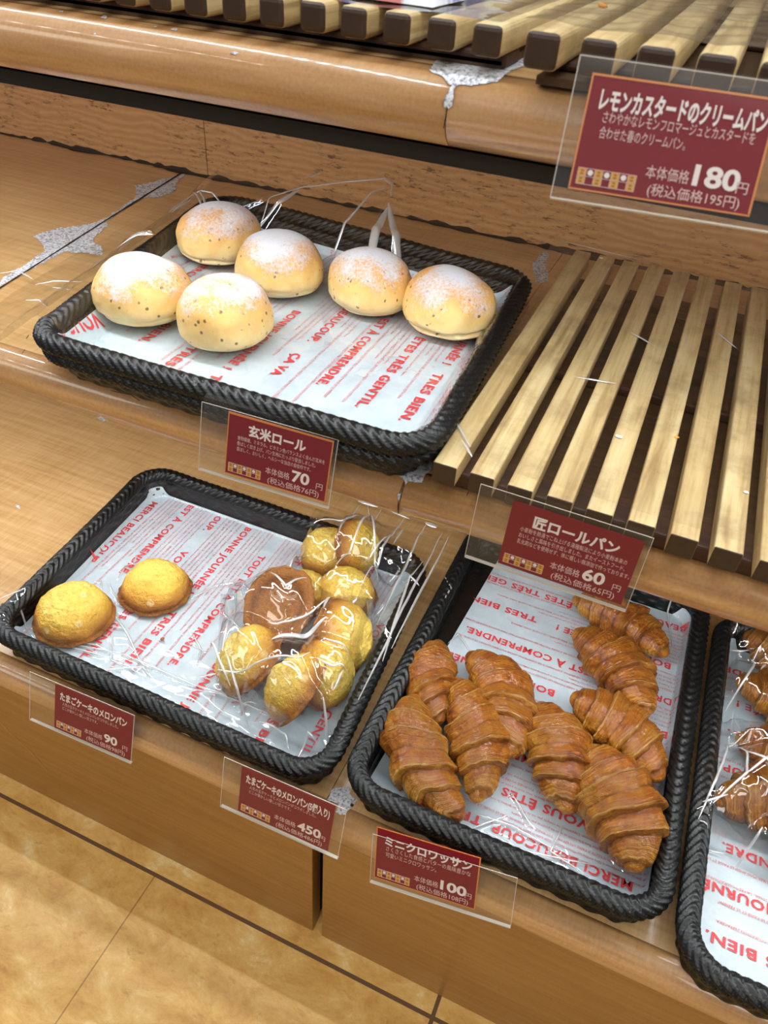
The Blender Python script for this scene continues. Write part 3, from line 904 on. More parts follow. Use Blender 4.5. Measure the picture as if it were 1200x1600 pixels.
def depth_in(q, x, y, r=RC):
    """distance inside the rounded outline q (negative outside)"""
    ds = []
    for i in range(4):
        a = np.array(q[i], float); c = np.array(q[(i + 1) % 4], float); t_ = (c - a) / np.linalg.norm(c - a)
        ds.append((x - a[0]) * -t_[1] + (y - a[1]) * t_[0])
    d = np.minimum(np.minimum(ds[0], ds[1]), np.minimum(ds[2], ds[3]))
    for i in range(4):
        a, b_ = ds[i], ds[(i + 1) % 4]
        both = (a < r) & (b_ < r)
        d = np.where(both, np.minimum(d, r - np.hypot(r - a, r - b_)), d)
    return d


def curl(q, slope=5.0, start=0.0192, top=0.014):       # the sheet climbs the side wall of its tray
    return lambda x, y: np.clip((start - depth_in(q, x, y)) * slope, 0, top)


paper_liner('white paper with red French text under the floured rolls', inset_quad(TR_ROLL, (0.0195, 0.0195, 0.0255, 0.0200)), ZL2, math.radians(-89.5), 'paper liners', 0.35, curl(TR_ROLL, 1.5, 0.0305, 0.021), ROWS_ROLL)
paper_liner('white paper with red French text under the yellow melon buns', inset_quad(TR_MEL, (0.0170, 0.0175, 0.0185, 0.0180)), ZL1, math.radians(-90), 'paper liners', 0.15, curl(TR_MEL), ROWS_MEL)
Q_CRO = [(-0.126, 0.3230), (0.1195, 0.3230), (0.1180, 0.678), (-0.104, 0.678)]
paper_liner('white paper with red upside-down French text under the loose croissants', Q_CRO, ZL1, math.radians(180), 'paper liners', 0.55, curl(TR_CRO), ROWS_CRO)
paper_liner('white paper with red upside-down French text under the bagged croissants', inset_quad(TR_RGT, (0.0180, 0.020, 0.020, 0.0175)), ZL1, math.radians(180), 'paper liners', 0.2, curl(TR_RGT), ROWS_RGT)

# ------------------------------------------------------------------ price tags


def price_tag(label, cen, rot, k, title, desc, price, tax, hold, border=0, tw=0.8, tcx=0.5, ts=1.0, pp=0.0, back_flange=0.05, dsz=1.0):
    """red price card in a bent clear acrylic holder; hold = holder outline (left, right, bottom, top) in card units"""
    t = thing('price_tag', label, 'price tag', (cen[0] * k, cen[1] * k, H + cen[2] * k))
    ax, ay, az = rot
    t.rotation_euler = (Matrix.Rotation(az, 3, 'Z') @ Matrix.Rotation(ax, 3, 'X') @ Matrix.Rotation(ay, 3, 'Y')).to_euler()
    Wd, Hd = 0.091 * k, 0.055 * k
    # card
    b = MB(); b.box(-Wd / 2, Wd / 2, 0.0, 0.0004, -Hd / 2, Hd / 2)
    card = b.build('card', M_CARD, t)
    if border:
        e = 0.0011 * k; b = MB()
        y0, y1 = -0.00025, -0.00005
        b.box(-Wd / 2, Wd / 2, y0, y1, Hd / 2 - e * border, Hd / 2); b.box(-Wd / 2, Wd / 2, y0, y1, -Hd / 2, -Hd / 2 + e * .7)
        b.box(-Wd / 2, -Wd / 2 + e * .8, y0, y1, -Hd / 2 + e, Hd / 2 - e); b.box(Wd / 2 - e, Wd / 2, y0, y1, -Hd / 2 + e, Hd / 2 - e)
        b.build('card_border', M_CARDEDGE, card)

    def put(s, x, y, w, h, bold, align='L', res=3, maxw=None):
        """text line: (x, y) left / centre / right of the base line in card units 0..1; fitted to width w if given"""
        V, F = cached_text(s, 1.0, bold, res)
        x0, x1 = V[:, 0].min(), V[:, 0].max()
        sc = h * Hd; sx = sc
        if w: sx = w * Wd / (x1 - x0)
        wd = (x1 - x0) * sx
        px = -Wd / 2 + x * Wd - (wd / 2 if align == 'C' else wd if align == 'R' else 0)
        return [(px + (v[0] - x0) * sx, -0.0004, -Hd / 2 + y * Hd + v[1] * sc) for v in V], F
    VT, FT, VD, FD = [], [], [], []

    def addt(A, big):
        V, F = A; T, G = (VT, FT) if big else (VD, FD)
        o = len(T); T += V; G += [tuple(i + o for i in f) for f in F]
    addt(put(title, tcx, 0.715, tw, 0.185 * ts, 0.035, 'C', 4), True)
    y = 0.605
    for s, w in desc:
        addt(put(s, 0.105, y, w, 0.085 * dsz, 0.0, 'L', 2), False); y -= 0.092 * dsz + 0.008
    addt(put('本体価格', 0.40 + pp, 0.20, 0.235, 0.125, 0.0, 'L', 2), False)
    addt(put(price, 0.655 + pp * .6, 0.195, 0.080 * len(price) + 0.01, 0.245, 0.03, 'L', 4), True)
    addt(put('円', 0.955, 0.185, 0.062, 0.115, 0.0, 'R', 2), False)
    addt(put('(税込価格' + tax + '円)', 0.43, 0.055, 0.50, 0.118, 0.0, 'L', 2), False)
    mesh('title_and_price', VT, FT, M_WHITE, card, False)
    mesh('small_lettering', VD, FD, M_PINK, card, False)
    # check pattern bottom left
    cw, ch = 0.046 * Wd, 0.070 * Hd; ox, oz = -Wd / 2 + 0.035 * Wd, -Hd / 2 + 0.055 * Hd
    b = MB()
    for c in range(7):
        for r_ in range(2):
            xa, za = ox + c * cw, oz + r_ * ch
            if c % 2 == 0:
                b.box(xa + cw * .06, xa + cw * .94, -0.0004, -0.0001, za + ch * .06, za + ch * .94, 0)
                b.box(xa + cw * .3, xa + cw * .7, -0.0005, -0.0004, za + ch * .2, za + ch * .42, 1)
                b.box(xa + cw * .3, xa + cw * .7, -0.0005, -0.0004, za + ch * .58, za + ch * .8, 1)
            elif r_ == 1 and c < 6:
                n = 12; rr = cw * .34
                V = [(xa + cw / 2 + rr * math.cos(2 * math.pi * q / n), -0.0004, za + ch / 2 + rr * math.sin(2 * math.pi * q / n)) for q in range(n)]
                b.add(V, [tuple(range(n))], 2)
    lw = 0.00022
    for c in range(8):
        xa = ox + c * cw; b.box(xa - lw / 2, xa + lw / 2, -0.00045, -0.0001, oz, oz + 2 * ch, 3)
    for r_ in range(3):
        za = oz + r_ * ch; b.box(ox, ox + 7 * cw, -0.00045, -0.0001, za - lw / 2, za + lw / 2, 3)
    b.build('check_pattern', [M_YEL, M_BRN, M_WHITE, M_PINK], card)
    # holder: front plate, folded back plate, flange that slips under the tray
    l, r_, bo, to = hold
    x0, x1 = -Wd / 2 + l * Wd, -Wd / 2 + r_ * Wd; z0, z1 = -Hd / 2 + bo * Hd, -Hd / 2 + to * Hd
    th = 0.0008
    b = MB()
    ya, yb_ = -0.0016, 0.0014
    b.add([(x0, ya, z0), (x1, ya, z0), (x1, ya, z1), (x0, ya, z1)], [(0, 1, 2, 3)], 0)
    zb = z1 + 0.002
    b.add([(x0, yb_, z0), (x1, yb_, z0), (x1, yb_, zb), (x0, yb_, zb)], [(3, 2, 1, 0)], 0)
    b.box(x0, x1, ya, yb_, z0 - 0.0006, z0, 1)                              # fold at the bottom
    b.box(x0 - 0.0002, x0 + 0.00015, ya, ya + .0004, z0, z1, 1); b.box(x1 - 0.00015, x1 + 0.0002, ya, ya + .0004, z0, z1, 1)
    b.box(x0, x1, ya, ya + .0004, z1 - 0.0002, z1 + 0.0001, 1)
    if back_flange:
        c_, s_ = math.cos(-ax), math.sin(-ax)                               # horizontal flange in the tilted frame
        n = 6; pts = [(yb_, zb)]
        for q in range(1, n + 1):
            a = -(math.pi / 2 + ax * -1.0) * q / n
            pts.append((yb_ + 0.004 * (1 - math.cos(a)), zb - 0.004 * math.sin(a) * 0.6))
        dy, dz = c_, s_
        lp = pts[-1]; pts.append((lp[0] + dy * back_flange, lp[1] + dz * back_flange))
        V = [(x0, p[0], p[1]) for p in pts] + [(x1, p[0], p[1]) for p in pts]; m = len(pts)
        b.add(V, [(i, i + 1, m + i + 1, m + i) for i in range(m - 1)], 0)
    b.build('acrylic_holder', [M_ACRYL, M_ACEDGE], t)
    return t


R_ = math.radians
price_tag('large near price tag for lemon custard cream bread, 180 yen', (-0.0264, 0.4332, -0.0945), (R_(-28.8), R_(2), R_(12.5)), 0.885,
          'レモンカスタードのクリームパン', [('さわやかなレモンフロマージュとカスタードを', 0.82), ('合わせた春のクリームパン。', 0.47)], '180', '195', (-0.085, 1.12, -0.10, 1.12), 1, 0.90, 0.52, 1.1, 0, 0.0, 1.35)
price_tag('price tag for brown rice rolls, 70 yen', (-0.2575, 0.4274, -0.3631), (R_(-13), R_(2.1), R_(5)), 0.890,
          '玄米ロール', [('食物繊維、ミネラル、ビタミン色バランスよく含んだ玄米を', 0.84), ('香ばしく炊き上げ、パン生地にたっぷり配合しました。', 0.76), ('香ばしく、おいしく、ヘルシーな当店の自信作です。', 0.72)], '70', '76', (-0.255, 1.04, -0.06, 1.04), 1.6, 0.55, 0.48, 1.05, 0, 0.012, 0.88)
price_tag('price tag for artisan roll bread under the slatted rack, 60 yen', (-0.0178, 0.4137, -0.3542), (R_(-7.3), R_(0.6), R_(0)), 0.965,
          '匠ロールパン', [('小麦粉を熱湯でこね上げる湯種製法により小麦粉本来の', 0.83), ('おいしさと風味を引き出しました。またイーストフード、', 0.83), ('乳化剤などを使用せず、体に優しい無添加で作っております。', 0.88)], '60', '65', (-0.27, 1.045, -0.06, 1.10), 0, 0.66, 0.52, 1.05, 0, 0.0, 0.95)
price_tag('price tag for single egg cake melon buns, 90 yen', (-0.4052, 0.3019, -0.6574), (R_(-18), R_(1.4), R_(2.6)), 0.935,
          'たまごケーキのメロンパン', [('人気の玉子ケーキとメロンパンがコラボしました。', 0.72), ('どこか懐かしい優しい甘さです。', 0.46)], '90', '98', (-0.32, 1.02, -0.03, 1.06), 0, 0.86, 0.50, 1.05, 0, 0.0, 0.95)
price_tag('price tag for melon buns in packs of five, 450 yen', (-0.1826, 0.2923, -0.6321), (R_(-14.6), R_(0), R_(0.9)), 0.962,
          'たまごケーキのメロンパン(5個入り)', [('人気の玉子ケーキとメロンパンがコラボしました。', 0.72), ('どこか懐かしい優しい甘さです。', 0.46)], '450', '486', (-0.19, 1.115, -0.045, 1.06), 0, 0.90, 0.51, 1.05, 0, 0.0, 0.95)
price_tag('price tag for mini croissants, 100 yen', (-0.0519, 0.3009, -0.6409), (R_(-19.4), R_(-7.8), R_(1.4)), 0.955,
          'ミニクロワッサン', [('さくさくした食感とバターの風味豊かな', 0.82), ('可愛いミニクロワッサン。', 0.50)], '100', '108', (-0.03, 1.34, -0.10, 0.86), 0.7, 0.84, 0.51, 1.05, 0, 0.0, 1.2)

# ------------------------------------------------------------------ bread


def floured_roll(label, x, y, diam, hgt, rz, seed, crease=0.0, tilt=(0, 0)):
    n, m = 80, 110
    ph = np.linspace(-math.pi / 2, math.pi / 2, n); az = np.arange(m) / m * 2 * math.pi
    P, A = np.meshgrid(ph, az, indexing='ij')
    zc = 0.36 * hgt
    rr = np.abs(np.cos(P)) ** 0.88
    z = np.where(P > 0, zc + (hgt - zc) * np.abs(np.sin(P)) ** 0.96, zc - zc * np.abs(np.sin(P)) ** 0.80)
    rad = diam / 2 * rr
    D = np.stack([np.cos(P) * np.cos(A), np.cos(P) * np.sin(A), np.sin(P)], -1)
    lump = 1 + 0.045 * vnoise(D, 1.6, seed) + 0.028 * vnoise(D, 3.6, seed + 1) + 0.010 * vnoise(D, 9, seed + 2)
    ell = 1 + 0.035 * np.cos(2 * A + seed)
    rad = rad * lump * ell
    z = z * (1 + 0.05 * vnoise(D, 1.3, seed + 5))
    if crease:
        zz = z / hgt; line = 0.20 + 0.05 * np.sin(A + seed) + 0.02 * vnoise(D, 5, seed + 9)
        rad -= crease * np.exp(-((zz - line) / 0.030) ** 2)
        rad += crease * 0.5 * np.exp(-((zz - line + 0.09) / 0.05) ** 2)
    z = np.maximum(z, 0.0)
    V = np.stack([rad * np.cos(A), rad * np.sin(A), z], -1)
    o = grid('bread_roll', V, M_ROLL, None, False, True)
    o.location = (x, y, ZL2 + 0.0025); o.rotation_euler = (tilt[0], tilt[1], rz)
    return tag(o, label, 'bread roll', 'floured brown rice rolls')


floured_roll('floured roll at the back left of its tray, behind the other rolls', -0.4522, 0.6543, 0.0868, 0.0540, 0.4, 11, 0.0030)
floured_roll('floured roll nearest the left end of its tray', -0.4364, 0.5068, 0.0888, 0.0540, 1.4, 22, 0.0014)
floured_roll('floured roll with the least flour, nearest the front rim', -0.3482, 0.5020, 0.0830, 0.0550, 2.6, 33, 0.0010)
floured_roll('floured roll in the middle of the group of four, right of the back roll', -0.3597, 0.6150, 0.0830, 0.0560, 3.3, 44, 0.0006)
floured_roll('floured roll left of the pair at the right end of the tray', -0.2692, 0.6256, 0.0811, 0.0540, 5.0, 55, 0.0016)
floured_roll('rightmost floured roll with a split side, beside the slatted rack', -0.1882, 0.6217, 0.0859, 0.0540, 0.9, 66, 0.0034)


def axis_matrix(ax, spin=0.0):
    z = Vector(ax).normalized(); q = Vector((0, 0, 1)).rotation_difference(z)
    return q.to_matrix() @ Matrix.Rotation(spin, 3, 'Z')


MEL_MESH = {}


def melon_bun(label, c, diam, hgt, seed, axis=(0, 0, 1), group='yellow melon buns', spin=0.0, variant=0, centre=False):
    n1, n2, m = 60, 26, 96
    az = np.arange(m) / m * 2 * math.pi; R = diam / 2
    prof = []
    for k in range(n1):                                  # dome from the crown to the rim
        a = k / (n1 - 1) * math.pi / 2
        prof.append((R * 0.985 * math.sin(a) ** 0.92, 0.0045 + (hgt - 0.0045) * math.cos(a) ** 0.95))
    for r_, z_ in ((1.055, 0.0040), (1.075, 0.0025), (1.04, 0.0010), (0.97, 0.0004)): prof.append((R * r_, z_))
    for k in range(n2):                                  # slightly hollow brown underside
        q = 1 - k / (n2 - 1); prof.append((R * 0.94 * q, 0.0004 + 0.0030 * (1 / (1 + math.exp((q - 0.76) * 34)))))
    prof = np.array(prof); N = len(prof)
    rr = prof[:, 0:1] * np.ones((1, m)); zz = prof[:, 1:2] * np.ones((1, m))
    A = np.broadcast_to(az, rr.shape)
    D = np.stack([rr * np.cos(A), rr * np.sin(A), zz], -1) / R
    dome = (np.arange(N) < n1 + 2)[:, None]
    lump = 1 + 0.035 * vnoise(D, 1.7, seed) + np.where(dome, 0.028 * vnoise(D, 4, seed + 1) + 0.020 * vnoise(D, 11, seed + 2) + 0.010 * vnoise(D, 24, seed + 3), 0.004 * vnoise(D, 9, seed))
    rim = np.exp(-((zz - 0.002) / 0.003) ** 2) * (rr > 0.9 * R)
    r2 = rr * lump + rim * 0.0018 * vnoise(D * [1, 1, 0], 4.5, seed + 7)
    z2 = zz * (1 + np.where(dome, 0.08 * vnoise(D, 2.2, seed + 4) + 0.045 * vnoise(D, 7, seed + 6) + 0.02 * vnoise(D, 18, seed + 8), 0))
    V = np.stack([r2 * np.cos(A), r2 * np.sin(A), z2], -1)
    o = grid('melon_bun', V, M_MELON, None, False, True)
    Mx = axis_matrix(axis, spin)
    o.rotation_euler = Mx.to_euler()
    c = Vector(c)
    if centre: c = c - Mx @ Vector((0, 0, hgt * 0.45))
    o.location = c
    return tag(o, label, 'bun', group)


zb = ZL1 + 0.0030
melon_bun('loose yellow melon bun nearest the left corner of the tray', (-0.4815, 0.3760, zb), 0.077, 0.036, 101, (0.03, 0.02, 1))
melon_bun('loose yellow melon bun in the middle of the paper, right of the leftmost bun', (-0.4295, 0.4460, zb), 0.072, 0.033, 102)
g2 = 'melon buns in cellophane bags'
HB = 0.034
BUNS = [  # label, centre, axis of the dome, diameter
    ('bagged melon bun at the top of the bag, dome up under the tape', (-0.2850, 0.5720, zb + 0.022), (-0.15, -0.25, 1), 0.064),
    ('bagged melon bun on edge, half hidden behind the topmost bun', (-0.2480, 0.5850, zb + 0.030), (0.85, 0.1, 0.35), 0.064),
    ('bagged melon bun turned over, showing its round brown underside', (-0.2770, 0.4600, zb + 0.036), (0.12, 0.50, -0.78), 0.074),
    ('bagged melon bun mostly hidden behind the brown upturned one', (-0.2800, 0.5080, zb + 0.016), (-0.1, 0.1, 1), 0.062),
    ('bagged melon bun, smooth pale dome right of the brown upturned one', (-0.2340, 0.5220, zb + 0.024), (0.15, -0.12, 1), 0.064),
    ('bagged melon bun standing on edge along the right rim', (-0.2010, 0.4560, zb + 0.032), (0.86, -0.02, 0.45), 0.076),
    ('bagged melon bun at the lower left of the bag, tipped forward', (-0.2860, 0.3960, zb + 0.026), (-0.55, -0.20, 0.75), 0.072),
    ('bagged melon bun on edge at the bottom of the bag, nearest the front rim', (-0.2270, 0.3840, zb + 0.030), (-0.78, -0.12, 0.55), 0.074),
    ('bagged melon bun on edge, back to back with the lowest bun', (-0.1990, 0.4130, zb + 0.028), (0.80, 0.05, 0.50), 0.068)]
for k, (lb, c, axv, dm) in enumerate(BUNS):
    melon_bun(lb, c, dm, HB, 110 + k * 7, axv, g2, k * 1.3, centre=True)


def croissant(label, p0, p1, width, seed, bend=0.7, roll=0.0, group='loose mini croissants', hs=0.86, zoff=0.0, layers=3.4, tip=0.42):
    """crescent from p0 to p1 (tips), swept with stepped, wrapped layers"""
    p0 = np.array(p0, float); p1 = np.array(p1, float)
    L = np.linalg.norm(p1[:2] - p0[:2]); yaw = math.atan2(p1[1] - p0[1], p1[0] - p0[0])
    width *= 1.05
    n, m = 300, 128
    t = np.linspace(0, 1, n); th = np.arange(m) / m * 2 * math.pi
    T, A = np.meshgrid(t, th, indexing='ij')
    rnd = np.random.RandomState(seed)
    skew = 0.065 * np.sin(A + rnd.rand() * 6.28) + 0.018 * np.sin(2 * A + rnd.rand() * 6.28)
    Pn = np.stack([T * 3, np.cos(A), np.sin(A)], -1)
    tt = T + skew * np.sin(math.pi * T) + 0.016 * vnoise(Pn, 1.5, seed) + 0.008 * vnoise(Pn, 4.0, seed + 3)
    off = 0.04 * (rnd.rand() - 0.5)
    d = np.abs(tt - 0.5 - off) * 2 * layers
    k = np.floor(d); f = d - k
    env = (np.sin(math.pi * np.clip(T, 0.0, 1.0)) ** 1.0) * (1 - tip) + tip * (np.sin(math.pi * np.clip(T, 0, 1)) ** 0.30)
    saw = f - 0.5
    drop = np.clip((f - 0.93) / 0.07, 0, 1)
    step = 0.23 * saw * (1 - drop) - 0.115 * drop
    stri = 0.005 * np.sin(d * 2 * math.pi * 5 + 3 * vnoise(Pn, 2, seed + 2)) * np.clip(f * 1.4, 0, 1)
    Pm = np.stack([T * 9, np.cos(A) * 2.2, np.sin(A) * 2.2], -1)
    flake = 0.020 * (1 - 2 * np.abs(vnoise(Pm * [1.6, 1, 1], 2.4, seed + 6))) + 0.012 * vnoise(Pm, 6.0, seed + 7)
    stri = stri + flake + 0.010 * np.sin(d * 2 * math.pi * 9 + 4 * vnoise(Pn, 3, seed + 8)) * np.clip((f - 0.45) * 3, 0, 1)
    lump = 0.10 * vnoise(Pn, 1.2, seed + 4) + 0.045 * vnoise(Pn, 3.0, seed + 5)
    r = width / 2 * env * (1 + step + stri + lump)
    ang = bend
    if abs(ang) < 1e-3: ang = 1e-3
    Rb = L / (2 * math.sin(ang))
    phi = (T - 0.5) * 2 * ang
    cx = Rb * np.sin(phi); cy = Rb * (np.cos(phi) - math.cos(ang))
    nx, ny = np.sin(phi), np.cos(phi)
    ca, sa = np.cos(A), np.sin(A)
    zz = sa * r * hs
    zz = np.where(zz < 0, zz * 0.80, zz)
    V = np.stack([cx + nx * ca * r, cy + ny * ca * r, zz], -1)
    Z0 = -V[..., 2].min()
    V[..., 2] += 0
    o = grid('croissant', V, M_CROI, None, False, True, caps=True, attr={'layer': d})
    mid = (p0 + p1) / 2
    pit = math.atan2(p1[2] - p0[2], L)
    o.rotation_euler = (Matrix.Rotation(yaw, 3, 'Z') @ Matrix.Rotation(-pit, 3, 'Y') @ Matrix.Rotation(roll, 3, 'X')).to_euler()
    o.location = (mid[0], mid[1], mid[2])
    return tag(o, label, 'croissant', group)


zc1 = ZL1 + 0.0035
CR = [('loose croissant at the back left, behind the leftmost one', (-0.1180, 0.502), (-0.0840, 0.410), 0.048, 0.021, 0.020, -0.4, 0.1),
      ('leftmost loose croissant nearest the left rim', (-0.1150, 0.426), (-0.0340, 0.331), 0.056, 0.025, 0.021, -0.60, 0.0),
      ('loose croissant in the middle of the left group of four', (-0.0890, 0.460), (-0.0300, 0.349), 0.052, 0.026, 0.022, 0.40, 0.0),
      ('loose croissant at the back right of the left group', (-0.0880, 0.496), (-0.0170, 0.402), 0.056, 0.024, 0.022, 0.65, 0.0),
      ('lone loose croissant in the middle of the paper', (-0.0080, 0.470), (0.0440, 0.374), 0.060, 0.023, 0.020, 0.30, 0.0),
      ('loose slim croissant farthest back in the right row, partly behind a price tag', (-0.0080, 0.624), (0.1000, 0.592), 0.050, 0.021, 0.017, 0.35, 0.0),
      ('second loose croissant from the back in the right row', (0.0030, 0.574), (0.0910, 0.504), 0.058, 0.024, 0.021, 0.45, 0.0),
      ('third loose croissant from the back in the right row', (0.0190, 0.491), (0.1120, 0.438), 0.057, 0.025, 0.022, 0.40, 0.0),
      ('darkest glazed croissant at the front right corner of the tray', (0.0460, 0.440), (0.1040, 0.346), 0.070, 0.030, 0.023, 0.30, 0.0)]
for k, (lb, a, c, w, za, zb_, bd, rl) in enumerate(CR):
    croissant(lb, (*a, zc1 + za), (*c, zc1 + zb_), w, 31 + k * 5, bd, rl)
g3 = 'croissants in cellophane bags'
for k, (lb, a, c, w, za, zb_, bd, rl) in enumerate([
        ('bagged croissant farthest back at the right edge', (0.170, 0.655), (0.245, 0.600), 0.052, 0.022, 0.022, 0.4, 0.0),
        ('bagged croissant second from the back at the right edge', (0.166, 0.585), (0.260, 0.545), 0.056, 0.024, 0.024, 0.4, 0.0),
        ('bagged croissant nearest the left rim of the right tray', (0.1580, 0.440), (0.2450, 0.515), 0.062, 0.024, 0.024, -0.45, 0.0),
        ('bagged croissant behind the nearest bagged one', (0.172, 0.520), (0.262, 0.535), 0.050, 0.018, 0.020, -0.3, 0.0),
        ('bagged croissant at the front end of its bag, mostly cut off', (0.205, 0.420), (0.290, 0.450), 0.056, 0.022, 0.022, -0.4, 0.0)]):
    croissant(lb, (*a, zc1 + za), (*c, zc1 + zb_), w, 131 + k * 5, bd, rl, g3)
# crumbs


def crumb(label, cat, p, s, mat, seed, name='crumb', group=None):
    n, m = 8, 10
    ph = np.linspace(-math.pi / 2, math.pi / 2, n); az = np.arange(m) / m * 2 * math.pi
    P, A = np.meshgrid(ph, az, indexing='ij')
    D = np.stack([np.cos(P) * np.cos(A), np.cos(P) * np.sin(A), np.sin(P)], -1)
    r = 1 + 0.35 * vnoise(D, 1.5, seed)
    V = D * r[..., None] * np.array(s)
    V[..., 2] -= V[..., 2].min()
    o = grid(name, V, mat, None, False, True); o.location = p
    return tag(o, label, cat, group)


M_CRUMB = plain('pale crumb', srgb(230, 222, 206), 0.8)
M_CRUMBO = plain('orange crumb', srgb(220, 150, 50), 0.7)
M_CRUMBB = plain('brown crumb', srgb(150, 96, 50), 0.7)
for lb, q, z, s, mt in (('white flake on the middle of the slatted rack', (966, 683), H - 0.3045, (0.0030, 0.0018, 0.0006), M_CRUMB),
                        ('white speck at the back end of the second slat', (939, 404), H - 0.3045, (0.0024, 0.0018, 0.0006), M_CRUMB),
                        ('orange crumb lying on a slat of the empty rack', (1057, 684), H - 0.3045, (0.0020, 0.0012, 0.0006), M_CRUMBO),
                        ('pale speck near the front end of a right slat', (1165, 770), H - 0.3045, (0.0020, 0.0013, 0.0006), M_CRUMB),
                        ('orange crumb on the slatted rack behind the lemon custard price tag', (942, 12), H - 0.0515, (0.0030, 0.0018, 0.0012), M_CRUMBO),
                        ('brown crumb on the paper in front of the melon buns', (254, 1000), ZL1 + 0.0020, (0.0022, 0.0026, 0.0016), M_CRUMBB)):
    crumb(lb, 'crumb', on(q[0], q[1], z), s, mt, int(q[0]))

# ------------------------------------------------------------------ cellophane


def tri(x): return 2 * np.abs(x - np.floor(x + 0.5))


def crumple(X, Y, seed, amp, wl=(0.018, 0.05), k=5):
    rnd = np.random.RandomState(seed); Z = np.zeros_like(X)
    wx = 0.006 * vnoise(np.stack([X, Y, X * 0], -1), 25, seed); wy = 0.006 * vnoise(np.stack([X, Y, X * 0 + 3], -1), 25, seed)
    for q in range(k):
        a = rnd.rand() * math.pi; w = wl[0] + (wl[1] - wl[0]) * rnd.rand()
        Z += tri(((X + wx) * math.cos(a) + (Y + wy) * math.sin(a)) / w + rnd.rand()) * amp * w / wl[1]
    return Z


def seg_dist(X, Y, a, b_):
    ab = b_ - a; t_ = np.clip(((X - a[0]) * ab[0] + (Y - a[1]) * ab[1]) / (ab @ ab + 1e-12), 0, 1)
    return np.hypot(X - a[0] - ab[0] * t_, Y - a[1] - ab[1] * t_), t_


def ridge_field(X, Y, ridges):
    Z = np.zeros_like(X)
    for pts, w, h in ridges:
        R = np.zeros_like(X)
        for k in range(len(pts) - 1):
            a, b_ = np.array(pts[k], float), np.array(pts[k + 1], float)
            lo = np.minimum(a, b_) - 4 * w; hi = np.maximum(a, b_) + 4 * w
            mk = (X > lo[0]) & (X < hi[0]) & (Y > lo[1]) & (Y < hi[1])
            if not mk.any(): continue
            d, _ = seg_dist(X[mk], Y[mk], a, b_)
            R[mk] = np.maximum(R[mk], h * np.exp(-(d / w) ** 2))
        Z += R
    return Z


def film_sheet(name, label, quad, zfun, res, seed, mat=None, amp=0.0008, ridges=(), wl=(0.018, 0.05), cat='film', group=None, fade=None, jag=0.0):
    """crinkled transparent sheet; quad counter-clockwise in plan, height zfun(x, y)"""
    Q = [np.array(p, float) for p in quad]; c = np.mean(Q, 0)
    nu = int(max(np.linalg.norm(Q[1] - Q[0]), np.linalg.norm(Q[2] - Q[3])) / res) + 2
    nv = int(max(np.linalg.norm(Q[3] - Q[0]), np.linalg.norm(Q[2] - Q[1])) / res) + 2
    U, Vv = np.meshgrid(np.linspace(0, 1, nu), np.linspace(0, 1, nv), indexing='ij')
    P = np.zeros((nu, nv, 3))
    for k in range(2):
        P[..., k] = (1 - U) * (1 - Vv) * Q[0][k] + U * (1 - Vv) * Q[1][k] + U * Vv * Q[2][k] + (1 - U) * Vv * Q[3][k]
    if jag:
        for k in range(2):
            e = np.clip(1 - 12 * np.minimum(np.minimum(U, 1 - U), np.minimum(Vv, 1 - Vv)), 0, 1)
            P[..., k] += jag * e * vnoise(P + [0, 0, k], 18, seed + k)
    X, Y = P[..., 0], P[..., 1]
    z = zfun(X, Y) + crumple(X, Y, seed, amp, wl) + ridge_field(X, Y, ridges)
    if fade is not None: z = fade(U, Vv, X, Y, z)
    P[..., 2] = z
    P[..., 0] -= c[0]; P[..., 1] -= c[1]; z0 = float(z.min()); P[..., 2] -= z0
    o = grid(name, P, mat or M_FILM, None, smooth=True)
    o.location = (c[0], c[1], z0)
    if ridges: folds(o, ridges, zfun, 0.0010 + amp)
    return tag(o, label, cat, group)


def folds(parent, ridges, zfun, lift=0.0006):
    """the creases of a sheet: thin doubled folds of the film, one mesh per sheet"""
    m = 7
    for pts, w, h in ridges:
        V = []; Fc = []
        P = [np.array(p, float) for p in pts]; L = []
        for k in range(len(P) - 1):
            nseg = max(2, int(np.linalg.norm(P[k + 1] - P[k]) / 0.003))
            for q in range(nseg): L.append(P[k] + (P[k + 1] - P[k]) * q / nseg)
        L.append(P[-1]); L = np.array(L); N = len(L)
        tg = np.gradient(L, axis=0); tg /= np.linalg.norm(tg, axis=1)[:, None] + 1e-9
        nn = np.stack([-tg[:, 1], tg[:, 0]], 1)
        tp = np.sin(np.linspace(0.12, math.pi - 0.12, N)) ** 0.6
        zc_ = zfun(L[:, 0], L[:, 1]) + lift
        o0 = len(V)
        for i in range(N):
            for j in range(m):
                a = math.pi * j / (m - 1); ww = w * tp[i] * 0.95
                V.append((L[i, 0] + nn[i, 0] * math.cos(a) * ww, L[i, 1] + nn[i, 1] * math.cos(a) * ww, zc_[i] + math.sin(a) * h * 0.55 * tp[i]))
        Fc += [tuple(f) for f in grid_faces(N, m, off=o0)]
        o = mesh('fold_crease', V, Fc, M_FOLD, parent)
        o.matrix_parent_inverse = Matrix.Translation(parent.location).inverted()


def px_ridge(pts, z, w=0.0011, h=0.0016):
    return ([on(p[0], p[1], z)[:2] for p in pts], w, h)


# film under the rolls: flat on the paper, over the rim at the back and on the left
hr = HR + STACK + 0.0015


